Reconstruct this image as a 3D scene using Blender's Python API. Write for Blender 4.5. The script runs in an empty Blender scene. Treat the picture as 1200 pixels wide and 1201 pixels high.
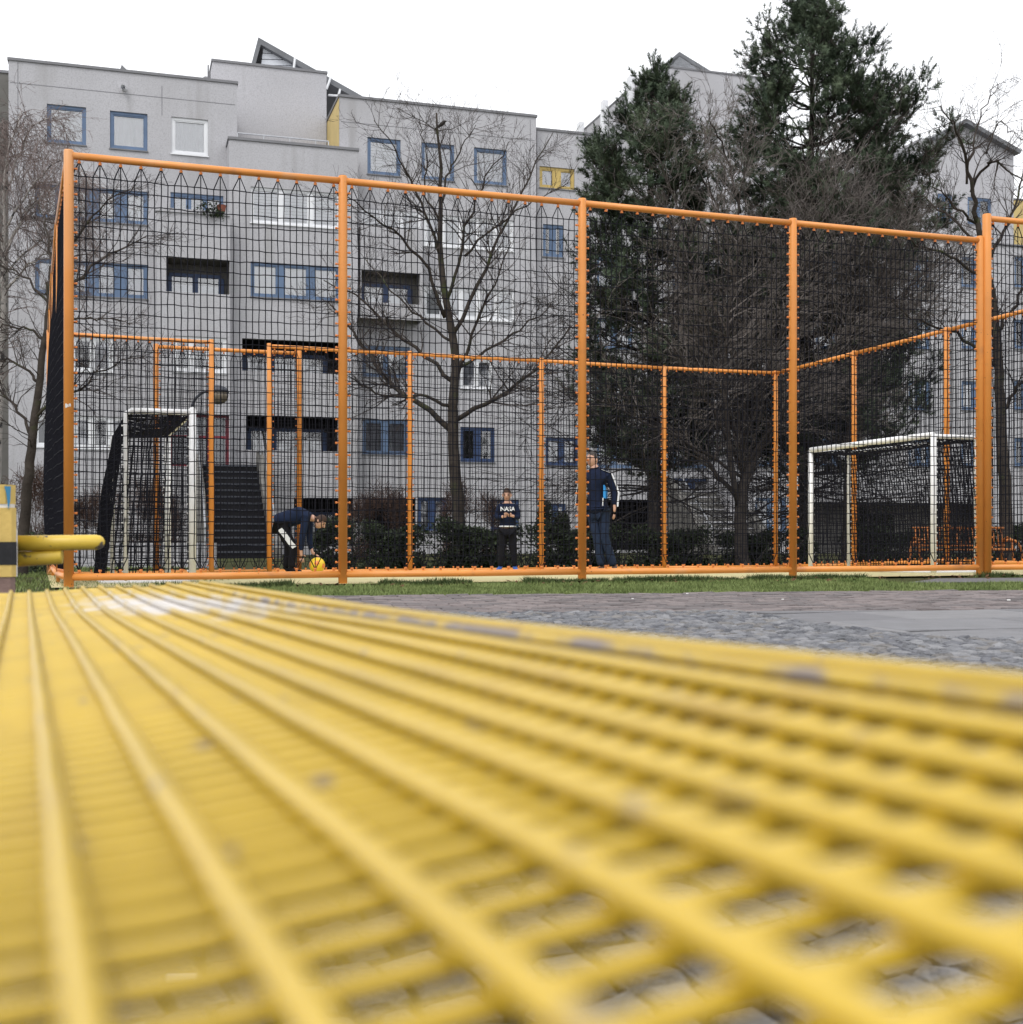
import bpy, math, random
import numpy as np
from mathutils import Vector, Matrix

random.seed(7)
rng = np.random.default_rng(7)
sc = bpy.context.scene
col = sc.collection
R = math.radians

# ------------------------------------------------------------------ camera
EYE = 0.53            # camera height: the lens sits just above the bench seat
FPX = 1450.0          # focal length in photograph pixels (1200 px wide)
HOR = 625.0           # horizon row in the photograph
cam = bpy.data.cameras.new("camera")
cam.sensor_fit = 'HORIZONTAL'
cam.sensor_width = 13.0
cam.lens = 13.0 * FPX / 1200.0
cam.shift_y = (HOR - 600.0) / 1200.0
cam.clip_start = 0.01
cam.clip_end = 600
cam.dof.use_dof = True
cam.dof.focus_distance = 13.5
cam.dof.aperture_fstop = 2.5
camo = bpy.data.objects.new("camera", cam)
camo.location = (0, 0, EYE)
camo.rotation_euler = (R(90), 0, 0)
col.objects.link(camo)
sc.camera = camo

# ------------------------------------------------------------------ sky and sun: overcast
SUN_EL, SUN_AZ = 52, 205          # degrees; azimuth measured from +Y clockwise
world = bpy.data.worlds.new("World")
sc.world = world
world.use_nodes = True
nt = world.node_tree
nt.nodes.clear()
sky = nt.nodes.new('ShaderNodeTexSky')
sky.sky_type = 'NISHITA'
sky.sun_disc = False
sky.sun_elevation = R(SUN_EL)
sky.sun_rotation = R(SUN_AZ)
sky.dust_density = 4.0
hsv = nt.nodes.new('ShaderNodeHueSaturation')
hsv.inputs['Saturation'].default_value = 0.10
mixw = nt.nodes.new('ShaderNodeMixRGB')
mixw.inputs['Fac'].default_value = 0.82
mixw.inputs['Color2'].default_value = (10.0, 10.15, 10.5, 1)     # even cloud cover
bg = nt.nodes.new('ShaderNodeBackground')
bg.inputs['Strength'].default_value = 0.11
wo = nt.nodes.new('ShaderNodeOutputWorld')
nt.links.new(sky.outputs[0], hsv.inputs['Color'])
nt.links.new(hsv.outputs[0], mixw.inputs['Color1'])
nt.links.new(mixw.outputs[0], bg.inputs['Color'])
nt.links.new(bg.outputs[0], wo.inputs['Surface'])
sl = bpy.data.lights.new("sun", 'SUN')
sl.energy = 1.0
sl.angle = R(25)
sl.color = (1.0, 0.965, 0.92)
so = bpy.data.objects.new("sun", sl)
az, el = R(SUN_AZ), R(SUN_EL)
sdir = Vector((math.sin(az) * math.cos(el), math.cos(az) * math.cos(el), math.sin(el)))
so.rotation_euler = sdir.to_track_quat('Z', 'Y').to_euler()
so.location = (0, -5, 30)
col.objects.link(so)

sc.view_settings.view_transform = 'Standard'
sc.view_settings.look = 'None'
sc.view_settings.exposure = 0.52
sc.view_settings.gamma = 1.0
sc.view_settings.use_curve_mapping = False
sc.render.engine = 'CYCLES'
sc.cycles.max_bounces = 6
sc.cycles.transparent_max_bounces = 12
sc.cycles.caustics_reflective = False
sc.cycles.caustics_refractive = False


# ------------------------------------------------------------------ materials
def srgb(r, g, b):
    return tuple(((c / 255 / 12.92) if c / 255 <= 0.04045 else ((c / 255 + 0.055) / 1.055) ** 2.4) for c in (r, g, b))


def mat(name, c, rough=0.6, var=0.15, scale=6.0, bump=0.0, bscale=None, metal=0.0, c2=None, wear=None, spec=0.5, coat=0.0):
    """Noise-varied paint/stone/fabric. wear = list of (colour, noise scale, threshold, softness)."""
    m = bpy.data.materials.new(name)
    m.use_nodes = True
    t = m.node_tree
    b = t.nodes['Principled BSDF']
    b.inputs['Roughness'].default_value = rough
    b.inputs['Metallic'].default_value = metal
    b.inputs['Specular IOR Level'].default_value = spec
    b.inputs['Coat Weight'].default_value = coat
    b.inputs['Coat Roughness'].default_value = 0.28
    tc = t.nodes.new('ShaderNodeTexCoord')
    n = t.nodes.new('ShaderNodeTexNoise')
    n.inputs['Scale'].default_value = scale
    n.inputs['Detail'].default_value = 5
    t.links.new(tc.outputs['Object'], n.inputs['Vector'])
    ramp = t.nodes.new('ShaderNodeMapRange')
    ramp.inputs['From Min'].default_value = 0.3
    ramp.inputs['From Max'].default_value = 0.7
    t.links.new(n.outputs['Fac'], ramp.inputs['Value'])
    mx = t.nodes.new('ShaderNodeMixRGB')
    if c2 is None:
        lo = [x * (1 - var) for x in c]
        hi = [min(1, x * (1 + var)) for x in c]
    else:
        lo, hi = c, c2
    mx.inputs['Color1'].default_value = (*lo, 1)
    mx.inputs['Color2'].default_value = (*hi, 1)
    t.links.new(ramp.outputs[0], mx.inputs['Fac'])
    out = mx.outputs[0]
    for k, (wc, ws, th, sf, *stretch) in enumerate(wear or []):
        n2 = t.nodes.new('ShaderNodeTexNoise')
        n2.inputs['Scale'].default_value = ws
        n2.inputs['Detail'].default_value = 6
        mp = t.nodes.new('ShaderNodeMapping')
        mp.inputs['Location'].default_value = (3.7 * k + 1.3, 9.1 * k, 2.2)
        if stretch:
            mp.inputs['Scale'].default_value = stretch[0]
        t.links.new(tc.outputs['Object'], mp.inputs['Vector'])
        t.links.new(mp.outputs[0], n2.inputs['Vector'])
        r2 = t.nodes.new('ShaderNodeMapRange')
        r2.inputs['From Min'].default_value = th
        r2.inputs['From Max'].default_value = th + sf
        t.links.new(n2.outputs['Fac'], r2.inputs['Value'])
        m2 = t.nodes.new('ShaderNodeMixRGB')
        m2.inputs['Color2'].default_value = (*wc, 1)
        t.links.new(out, m2.inputs['Color1'])
        t.links.new(r2.outputs[0], m2.inputs['Fac'])
        out = m2.outputs[0]
    t.links.new(out, b.inputs['Base Color'])
    if bump:
        nb = t.nodes.new('ShaderNodeTexNoise')
        nb.inputs['Scale'].default_value = bscale or scale * 5
        nb.inputs['Detail'].default_value = 4
        t.links.new(tc.outputs['Object'], nb.inputs['Vector'])
        bp = t.nodes.new('ShaderNodeBump')
        bp.inputs['Strength'].default_value = bump
        bp.inputs['Distance'].default_value = 0.02
        t.links.new(nb.outputs['Fac'], bp.inputs['Height'])
        t.links.new(bp.outputs[0], b.inputs['Normal'])
    return m


def glass(name, tint, refl=0.35):
    m = bpy.data.materials.new(name)
    m.use_nodes = True
    t = m.node_tree
    t.nodes.clear()
    o = t.nodes.new('ShaderNodeOutputMaterial')
    mix = t.nodes.new('ShaderNodeMixShader')
    tr = t.nodes.new('ShaderNodeBsdfTransparent')
    tr.inputs[0].default_value = (*tint, 1)
    gl = t.nodes.new('ShaderNodeBsdfGlossy')
    gl.inputs['Roughness'].default_value = 0.03
    lw = t.nodes.new('ShaderNodeFresnel')
    lw.inputs['IOR'].default_value = 1.6
    ad = t.nodes.new('ShaderNodeMath')
    ad.operation = 'ADD'
    ad.inputs[1].default_value = refl
    t.links.new(lw.outputs[0], ad.inputs[0])
    t.links.new(ad.outputs[0], mix.inputs[0])
    t.links.new(tr.outputs[0], mix.inputs[1])
    t.links.new(gl.outputs[0], mix.inputs[2])
    t.links.new(mix.outputs[0], o.inputs[0])
    return m


def scuffs(m):
    """worn places on the bench: one pale rubbed streak near its far end, and a rubbed dark line along one wire"""
    t = m.node_tree
    b = t.nodes['Principled BSDF']
    src = b.inputs['Base Color'].links[0].from_socket
    tc = t.nodes.new('ShaderNodeTexCoord')

    def stretched(loc, rz, scale, inner, outer, nscale, col_, amount):
        mp = t.nodes.new('ShaderNodeMapping')
        mp.vector_type = 'TEXTURE'
        mp.inputs['Location'].default_value = loc
        mp.inputs['Rotation'].default_value = (0, 0, rz)
        mp.inputs['Scale'].default_value = scale
        t.links.new(tc.outputs['Object'], mp.inputs['Vector'])
        ln = t.nodes.new('ShaderNodeVectorMath')
        ln.operation = 'LENGTH'
        t.links.new(mp.outputs[0], ln.inputs[0])
        n = t.nodes.new('ShaderNodeTexNoise')
        n.inputs['Scale'].default_value = nscale
        n.inputs['Detail'].default_value = 5
        t.links.new(tc.outputs['Object'], n.inputs['Vector'])
        ad = t.nodes.new('ShaderNodeMath')
        ad.operation = 'MULTIPLY_ADD'
        ad.inputs[1].default_value = -2.2
        t.links.new(n.outputs['Fac'], ad.inputs[0])
        t.links.new(ln.outputs['Value'], ad.inputs[2])
        r = t.nodes.new('ShaderNodeMapRange')
        r.inputs['From Min'].default_value = outer
        r.inputs['From Max'].default_value = inner
        r.inputs['To Max'].default_value = amount
        t.links.new(ad.outputs[0], r.inputs['Value'])
        mx = t.nodes.new('ShaderNodeMixRGB')
        mx.inputs['Color2'].default_value = (*col_, 1)
        t.links.new(r.outputs[0], mx.inputs['Fac'])
        return mx
    a = stretched((-.12, .60, .43), -1.05, (.56, .10, .5), -.75, -.15, 9, (.60, .585, .60), .85)
    t.links.new(src, a.inputs['Color1'])
    c = stretched((.283, -.15, .46), 1.945, (1.5, .012, .5), -.75, -.45, 26, (.17, .145, .16), .9)
    t.links.new(a.outputs[0], c.inputs['Color1'])
    t.links.new(c.outputs[0], b.inputs['Base Color'])


M = {}
M['bench'] = mat('yellow bench coating', (0.535, 0.362, 0.026), 0.36, 0.09, 7, 0.10, 45, spec=0.5, coat=0.30,
                 wear=[((0.42, 0.27, 0.03), 11, 0.56, 0.2), ((0.17, 0.14, 0.12), 19, 0.695, 0.05), ((0.30, 0.22, 0.10), 40, 0.66, 0.05)])
scuffs(M['bench'])
M['yellow'] = mat('yellow gloss paint', (0.62, 0.43, 0.05), 0.4, 0.08, 8, 0.05, 50,
                  wear=[((0.10, 0.08, 0.06), 18, 0.615, 0.03), ((0.55, 0.50, 0.40), 7, 0.64, 0.06)])
M['yellow_block'] = mat('faded yellow paint', (0.60, 0.42, 0.12), 0.7, 0.08, 8, 0.15, 60)
M['black_paint'] = mat('black band paint', (0.022, 0.022, 0.024), 0.6, 0.2, 20, 0.1, spec=0.25)
M['blue_paint'] = mat('blue paint splash', (0.03, 0.18, 0.32), 0.5, 0.1, 20)
M['white_edge'] = mat('bare pale edge', (0.6, 0.58, 0.55), 0.7, 0.1, 20)
M['worn_brown'] = mat('worn brown base', (0.20, 0.13, 0.11), 0.8, 0.2, 15, 0.2)
M['orange'] = mat('orange coated steel', (0.69, 0.26, 0.052), 0.42, 0.07, 3.0, 0.04, 40,
                  wear=[((0.50, 0.20, 0.06), 2.2, 0.62, 0.12), ((0.06, 0.03, 0.02), 26, 0.715, 0.02), ((0.58, 0.36, 0.20), 1.1, 0.56, 0.2, (1, 1, .25))])
M['orange_dull'] = mat('dull orange bench paint', (0.42, 0.14, 0.03), 0.6, 0.15, 5)
M['orange_clip'] = mat('orange clip', (0.62, 0.19, 0.035), 0.5, 0.15, 10)
M['rope'] = mat('black net rope', (0.010, 0.010, 0.014), 0.75, 0.25, 30, spec=0.08)
M['white_steel'] = mat('white goal paint', (0.80, 0.80, 0.80), 0.4, 0.05, 6, wear=[((0.45, 0.42, 0.36), 9, 0.72, 0.06)])
M['concrete'] = mat('grey exposed aggregate', (0.435, 0.432, 0.452), 0.9, 0.05, 0.5, 0.4, 22,
                    wear=[((0.31, 0.305, 0.32), 24.0, 0.45, 0.35), ((0.35, 0.345, 0.355), 0.25, 0.55, 0.3), ((0.30, 0.295, 0.295), 1.6, 0.55, 0.28, (1, 1, .10))], spec=0.2)
M['concrete_dark'] = mat('dark concrete and recess shade', (0.15, 0.145, 0.135), 0.9, 0.2, 1.0, 0.3, 12, spec=0.15)  # dark concrete; inside the loggias the tone is shade put into the colour
M['painted_shade'] = mat('near-black painted shade', (0.016, 0.016, 0.018), 0.8, 0.25, 1.0, 0.2, 12, spec=0.08)  # shade of deep recesses and the front steps, painted as a near-black colour
M['coping'] = mat('zinc coping', (0.16, 0.16, 0.17), 0.5, 0.1, 2)
M['ochre'] = mat('ochre render', (0.52, 0.40, 0.17), 0.85, 0.08, 1.5, 0.2, 20)
M['yellow_frame'] = mat('yellow window frame', (0.50, 0.36, 0.11), 0.5, 0.1, 3)
M['blue_frame'] = mat('blue window frame', (0.095, 0.15, 0.25), 0.5, 0.12, 2)
M['navy_frame'] = mat('dark blue frame', (0.02, 0.045, 0.12), 0.5, 0.12, 2)
M['white_frame'] = mat('white window frame', (0.70, 0.71, 0.73), 0.4, 0.05, 2)
M['red_frame'] = mat('dark red door frame', (0.18, 0.012, 0.025), 0.5, 0.1, 2)
M['curtain'] = mat('net curtain', (0.80, 0.81, 0.83), 0.9, 0.05, 3)
M['curtain_grey'] = mat('grey curtain', (0.46, 0.47, 0.53), 0.9, 0.12, 1.2)
M['blind'] = mat('white roller blind', (0.80, 0.81, 0.84), 0.7, 0.03, 3)
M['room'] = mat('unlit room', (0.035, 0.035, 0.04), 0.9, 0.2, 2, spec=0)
M['pane'] = glass('window glass', (0.985, 0.99, 1.0), 0.13)
M['pane_dark'] = glass('dark window glass', (0.35, 0.38, 0.42), 0.10)
M['roof_metal'] = mat('grey roof sheet', (0.13, 0.135, 0.145), 0.5, 0.15, 1.5)
M['louvre'] = mat('white louvre', (0.58, 0.60, 0.64), 0.5, 0.05, 2)
M['steel'] = mat('galvanised steel', (0.42, 0.43, 0.45), 0.4, 0.1, 8, metal=0.6)
M['lawn'] = mat('lawn soil', (0.050, 0.055, 0.022), 0.95, 0.3, 1.6, 0.4, 30, wear=[((0.07, 0.05, 0.03), 2.8, 0.56, 0.1)], spec=0.1)
M['grass'] = mat('grass blades', (0.085, 0.125, 0.034), 0.7, 0.3, 2.6, c2=(0.21, 0.255, 0.09), spec=0.2)
M['weeds'] = mat('dark weeds', (0.035, 0.060, 0.018), 0.7, 0.3, 5.0, c2=(0.07, 0.09, 0.03), spec=0.2)
M['dead_leaf'] = mat('dead leaves', (0.10, 0.055, 0.03), 0.8, 0.4, 12, spec=0.1)
M['court'] = mat('pale yellow sports flooring', (0.52, 0.46, 0.24), 0.9, 0.08, 2.0, 0.2, 60)
M['asphalt'] = mat('asphalt', (0.13, 0.125, 0.13), 0.9, 0.15, 6, 0.5, 90)
M['joint'] = mat('mossy joints', (0.035, 0.036, 0.024), 0.95, 0.4, 5, 0.3, 40, spec=0.08)
M['cobble'] = [mat('cobble granite %d' % i, c, 0.5, 0.28, 24, 0.6, 70)
               for i, c in enumerate([(0.135, 0.138, 0.150), (0.19, 0.19, 0.20), (0.095, 0.098, 0.112), (0.155, 0.147, 0.142)])]
M['brick'] = [mat('paving brick %d' % i, c, 0.85, 0.15, 18, 0.3, 60)
              for i, c in enumerate([(0.150, 0.128, 0.126), (0.185, 0.156, 0.152), (0.125, 0.110, 0.110)])]
M['slab'] = [mat('granite slab %d' % i, c, 0.7, 0.10, 7, 0.3, 80)
             for i, c in enumerate([(0.165, 0.164, 0.173), (0.185, 0.182, 0.188), (0.145, 0.143, 0.152)])]
M['bark'] = mat('dark bark', (0.050, 0.042, 0.036), 0.95, 0.3, 6, 0.8, 30, wear=[((0.055, 0.065, 0.03), 2.5, 0.56, 0.15)], spec=0.08)
M['bark_black'] = mat('black bark', (0.048, 0.042, 0.039), 0.95, 0.3, 6, 0.6, 30, spec=0.06)
M['twig'] = mat('bare twigs', (0.062, 0.052, 0.048), 0.9, 0.3, 2, spec=0.06)
M['twig_grey'] = mat('grey brown twigs', (0.130, 0.115, 0.108), 0.9, 0.45, 0.6, spec=0.06)
M['birch'] = mat('birch bark', (0.30, 0.28, 0.26), 0.8, 0.3, 6, 0.3, 30, wear=[((0.03, 0.03, 0.03), 5, 0.56, 0.06)])
M['twig_birch'] = mat('birch twigs', (0.15, 0.118, 0.110), 0.9, 0.3, 1.2, spec=0.08)
M['needle'] = mat('pine needles', (0.030, 0.050, 0.032), 0.75, 0.4, 1.5, c2=(0.115, 0.145, 0.090), spec=0.15)
M['hedge'] = mat('evergreen hedge leaves', (0.010, 0.016, 0.008), 0.6, 0.4, 2.5, c2=(0.030, 0.044, 0.018), spec=0.25)
M['hedge_brown'] = mat('bare brown hedge', (0.080, 0.052, 0.042), 0.9, 0.35, 2.0, spec=0.06)
M['skin'] = mat('skin', (0.50, 0.29, 0.21), 0.5, 0.06, 20)
M['hair'] = mat('brown hair', (0.045, 0.026, 0.018), 0.6, 0.2, 40, spec=0.2)
M['hair_grey'] = mat('greying short hair', (0.055, 0.046, 0.042), 0.6, 0.3, 40, spec=0.2)
M['navy'] = mat('navy cloth', (0.009, 0.014, 0.034), 0.85, 0.2, 12, 0.2, 30, spec=0.12)
M['navy_light'] = mat('navy fleece', (0.011, 0.018, 0.042), 0.85, 0.2, 12, 0.2, 30, spec=0.12)
M['black_cloth'] = mat('black cloth', (0.010, 0.010, 0.013), 0.85, 0.2, 12, 0.2, 30, spec=0.1)
M['jeans'] = mat('blue denim', (0.016, 0.025, 0.050), 0.85, 0.25, 14, 0.2, 40, spec=0.12)
M['white_cloth'] = mat('white cloth', (0.70, 0.72, 0.76), 0.8, 0.05, 10)
M['azure'] = mat('azure cloth panel', (0.02, 0.24, 0.60), 0.7, 0.08, 10)
M['blue_shoe'] = mat('blue shoe', (0.03, 0.09, 0.34), 0.5, 0.15, 10)
M['brown_shoe'] = mat('brown shoe', (0.09, 0.05, 0.032), 0.5, 0.15, 10)
M['ball'] = mat('yellow ball', (0.75, 0.52, 0.02), 0.4, 0.05, 6)
M['ball_orange'] = mat('orange ball patch', (0.75, 0.22, 0.04), 0.4, 0.05, 6)
M['dark'] = mat('dark detail', (0.02, 0.016, 0.014), 0.5, 0.1, 10, spec=0.2)
M['lips'] = mat('lips', (0.40, 0.14, 0.11), 0.5, 0.05, 10)
M['lamp_glass'] = mat('smoky lamp globe', (0.20, 0.17, 0.13), 0.3, 0.1, 4)
M['lamp_steel'] = mat('dark lamp steel', (0.05, 0.055, 0.07), 0.5, 0.1, 4)
M['terracotta'] = mat('terracotta', (0.20, 0.06, 0.035), 0.8, 0.1, 10)
M['litter'] = mat('white litter', (0.75, 0.75, 0.73), 0.6, 0.03, 10)


# ------------------------------------------------------------------ mesh building
ORIGIN = {}


class MB:
    """Collects vertex/face chunks as arrays and links them as ONE mesh object."""

    def __init__(self):
        self.v, self.f4, self.f3, self.n = [], [], [], 0

    def add(self, v, f4=None, f3=None):
        v = np.asarray(v, float).reshape(-1, 3)
        if f4 is not None and len(f4):
            self.f4.append(np.asarray(f4, int) + self.n)
        if f3 is not None and len(f3):
            self.f3.append(np.asarray(f3, int) + self.n)
        self.v.append(v)
        self.n += len(v)
        return self

    def box(self, c, s, rz=0.0):
        x, y, z = [k / 2 for k in s]
        v = np.array([[-x, -y, -z], [x, -y, -z], [x, y, -z], [-x, y, -z], [-x, -y, z], [x, -y, z], [x, y, z], [-x, y, z]])
        if rz:
            ca, sa = math.cos(rz), math.sin(rz)
            v = v @ np.array([[ca, sa, 0], [-sa, ca, 0], [0, 0, 1]])
        return self.add(v + np.array(c), BOXF)

    def hexa(self, pts):
        """eight corners: bottom ring then top ring"""
        return self.add(pts, BOXF)

    def prism(self, poly, ext):
        """closed polygon (list of 3-D points) extruded by vector ext"""
        n = len(poly)
        p = np.array(poly, float)
        v = np.vstack([p, p + np.array(ext)])
        f4 = [[i, (i + 1) % n, n + (i + 1) % n, n + i] for i in range(n)]
        f3 = [[0, i + 1, i] for i in range(1, n - 1)] + [[n, n + i, n + i + 1] for i in range(1, n - 1)]
        return self.add(v, f4, f3)

    def segs(self, a, b, ra, rb, n=4):
        a = np.asarray(a, float).reshape(-1, 3)
        b = np.asarray(b, float).reshape(-1, 3)
        k = len(a)
        if not k:
            return self
        ra = np.broadcast_to(np.asarray(ra, float), (k,))
        rb = np.broadcast_to(np.asarray(rb, float), (k,))
        d = b - a
        d /= np.maximum(np.linalg.norm(d, axis=1, keepdims=True), 1e-9)
        up = np.where(np.abs(d[:, 2:3]) > 0.9, np.array([[1.0, 0, 0]]), np.array([[0, 0, 1.0]]))
        s = np.cross(d, up)
        s /= np.maximum(np.linalg.norm(s, axis=1, keepdims=True), 1e-9)
        t = np.cross(s, d)
        ang = np.arange(n) * 2 * math.pi / n + math.pi / n
        ring = s[:, None, :] * np.cos(ang)[None, :, None] + t[:, None, :] * np.sin(ang)[None, :, None]
        va = a[:, None, :] + ring * ra[:, None, None]
        vb = b[:, None, :] + ring * rb[:, None, None]
        v = np.concatenate([va, vb], axis=1).reshape(-1, 3)
        i = np.arange(n)
        f = np.stack([i, n + i, n + (i + 1) % n, (i + 1) % n], axis=1)
        f4 = (np.arange(k)[:, None, None] * 2 * n + f[None]).reshape(-1, 4)
        return self.add(v, f4)

    def path(self, pts, r, n=8, caps=True, closed=False):
        """smooth tube through points, radius scalar or list"""
        p = np.asarray(pts, float)
        k = len(p)
        r = np.broadcast_to(np.asarray(r, float), (k,))
        if closed:
            tan = np.roll(p, -1, 0) - np.roll(p, 1, 0)
        else:
            tan = np.gradient(p, axis=0)
        tan /= np.maximum(np.linalg.norm(tan, axis=1, keepdims=True), 1e-9)
        up = np.array([0, 0, 1.0]) if abs(tan[0][2]) < 0.9 else np.array([1.0, 0, 0])
        V = []
        s = np.cross(tan[0], up)
        for i in range(k):
            s = s - tan[i] * np.dot(s, tan[i])
            s /= max(np.linalg.norm(s), 1e-9)
            t = np.cross(s, tan[i])
            ang = np.arange(n) * 2 * math.pi / n
            V.append(p[i] + r[i] * (np.cos(ang)[:, None] * s + np.sin(ang)[:, None] * t))
        v = np.vstack(V)
        i = np.arange(n)
        f = np.stack([i, (i + 1) % n, n + (i + 1) % n, n + i], axis=1)
        m = k if closed else k - 1
        f4 = (np.arange(m)[:, None, None] * n + f[None]).reshape(-1, 4) % (k * n)
        f3 = []
        if caps and not closed:
            v = np.vstack([v, p[0], p[-1]])
            f3 = [[k * n, (j + 1) % n, j] for j in range(n)] + [[k * n + 1, (k - 1) * n + j, (k - 1) * n + (j + 1) % n] for j in range(n)]
        return self.add(v, f4, f3)

    def ball(self, c, r, nu=12, nv=8):
        rr = np.broadcast_to(np.asarray(r, float), (3,))
        v = []
        for j in range(nv + 1):
            th = math.pi * j / nv
            for i in range(nu):
                ph = 2 * math.pi * i / nu
                v.append((math.sin(th) * math.cos(ph) * rr[0], math.sin(th) * math.sin(ph) * rr[1], math.cos(th) * rr[2]))
        f = [[j * nu + i, (j + 1) * nu + i, (j + 1) * nu + (i + 1) % nu, j * nu + (i + 1) % nu] for j in range(nv) for i in range(nu)]
        return self.add(np.array(v) + np.array(c), f)

    def mesh(self, name, smooth=False):
        me = bpy.data.meshes.new(name)
        v = np.vstack(self.v) if self.v else np.zeros((0, 3))
        f4 = np.vstack(self.f4) if self.f4 else np.zeros((0, 4), int)
        f3 = np.vstack(self.f3) if self.f3 else np.zeros((0, 3), int)
        me.vertices.add(len(v))
        me.vertices.foreach_set('co', v.astype(np.float32).ravel())
        nl = len(f4) * 4 + len(f3) * 3
        me.loops.add(nl)
        me.loops.foreach_set('vertex_index', np.concatenate([f4.ravel(), f3.ravel()]).astype(np.int32))
        me.polygons.add(len(f4) + len(f3))
        st = np.concatenate([np.arange(len(f4)) * 4, len(f4) * 4 + np.arange(len(f3)) * 3]).astype(np.int32)
        me.polygons.foreach_set('loop_start', st)
        me.update(calc_edges=True)
        me.validate()
        me.polygons.foreach_set('use_smooth', [bool(smooth)] * len(me.polygons))
        return me

    def build(self, name, m, parent=None, smooth=False, loc=None, kind=None):
        """parent: the mesh is given in world coordinates and re-based on the parent's origin"""
        o0 = np.array(ORIGIN.get(parent.name, (0, 0, 0))) if parent else np.zeros(3)
        if loc is not None and parent is None:
            o0 = np.array(loc)
        if self.v:
            self.v = [np.vstack(self.v) - o0]
        me = self.mesh(name, smooth)
        o = link(name, me, m, parent)
        if parent is None and loc is not None:
            o.location = loc
        ORIGIN[o.name] = tuple(o0)
        if kind:
            o['kind'] = kind
        return o


BOXF = [[0, 3, 2, 1], [4, 5, 6, 7], [0, 1, 5, 4], [1, 2, 6, 5], [2, 3, 7, 6], [3, 0, 4, 7]]


def link(name, me, m=None, parent=None):
    if m is not None and not me.materials:
        me.materials.append(m)
    o = bpy.data.objects.new(name, me)
    col.objects.link(o)
    if parent is not None:
        o.parent = parent
    return o


def empty(name, loc, label, cat, group=None):
    o = bpy.data.objects.new(name, None)
    o.location = loc
    o.empty_display_size = 0.1
    col.objects.link(o)
    ORIGIN[o.name] = tuple(loc)
    return tag(o, label, cat, group)


def tag(o, label, cat, group=None):
    o['label'] = label
    o['category'] = cat
    if group:
        o['group'] = group
    return o


def at(x, y, Y):
    """world point seen at photograph pixel (x, y), at distance Y"""
    return np.array([(x - 600.0) * Y / FPX, Y, EYE - (y - HOR) * Y / FPX])


# ------------------------------------------------------------------ lie of the land
def fence_y(X):
    return 12.56 + 0.343 * (X + 1.714)


def sst(a, b, x):
    t = np.clip((x - a) / (b - a), 0, 1)
    return t * t * (3 - 2 * t)


def g(X, Y):
    """ground height: level in front of the cage, falling gently across the court"""
    d = (np.asarray(Y, float) - fence_y(np.asarray(X, float))) * 0.946
    return -0.02 * np.clip(d, 0, 3) - 0.23 * sst(5, 10.8, d)


def sheet(name, xs, ys, dz, m, mask=None, kind='structure', parent=None):
    X, Y = np.meshgrid(xs, ys)
    Z = g(X, Y) + dz
    nx, ny = len(xs), len(ys)
    v = np.stack([X, Y, Z], -1).reshape(-1, 3)
    f = []
    for j in range(ny - 1):
        for i in range(nx - 1):
            a = j * nx + i
            if mask is None or mask((xs[i] + xs[i + 1]) / 2, (ys[j] + ys[j + 1]) / 2):
                f.append([a, a + 1, a + nx + 1, a + nx])
    o = MB().add(v, f).build(name, m, parent)
    if kind:
        o['kind'] = kind
    return o


gx = np.concatenate([np.linspace(-300, -40, 14), np.arange(-38, 38, 1.0), np.linspace(40, 300, 14)])
gy = np.concatenate([np.arange(-30, 60, 1.0), np.linspace(62, 400, 14)])
sheet('ground', gx, gy, 0.0, M['lawn'])


def poly_sheet(name, pts, dz, m, n=24, kind='structure'):
    """quad given by four ground corners, subdivided so that it follows the land"""
    p = np.array(pts, float)
    v, f = [], []
    for j in range(n + 1):
        for i in range(n + 1):
            s, t = i / n, j / n
            q = (p[0] * (1 - s) + p[1] * s) * (1 - t) + (p[3] * (1 - s) + p[2] * s) * t
            v.append((q[0], q[1], float(g(q[0], q[1])) + dz))
    for j in range(n):
        for i in range(n):
            a = j * (n + 1) + i
            f.append([a, a + 1, a + n + 2, a + n + 1])
    o = MB().add(v, f).build(name, m)
    o['kind'] = kind
    return o


poly_sheet('court', [(-4.3, fence_y(-4.3) - 0.12), (9.4, fence_y(9.4) - 0.12), (5.7, 26.3), (-7.9, 21.0)], 0.022, M['court'], 40)
poly_sheet('asphalt_patch', [(4.15, 13.0), (7.5, 13.4), (7.5, 14.75), (4.9, 14.2)], 0.012, M['asphalt'], 6)
# ------------------------------------------------------------------ paving
CB = np.array([(8.6, 1.40), (7.92, 1.53), (6.99, 1.73), (6.3, 1.98), (5.82, 2.45), (5.0, 3.6), (4.0, 6.0)])


def xb(Y):
    """edge between cobbles and slabs"""
    return float(np.interp(Y, CB[::-1, 0], CB[::-1, 1]))


def brick_far(X):
    return 10.25 + 0.18 * (X + 1)


def brick_near(X):
    return 8.05 + 0.12 * (X - 1)


pv = MB()
pv.add([(-8, -4, .003), (12, -4, .003), (12, 11.9, .003), (4, 11.1, .003), (-1, 10.2, .003), (-8, 8.9, .003)], [[0, 1, 2, 3], [0, 3, 4, 5]])
cobble_ground = pv.build('cobblestone_paving', M['joint'])
cobble_ground['kind'] = 'structure'


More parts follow.
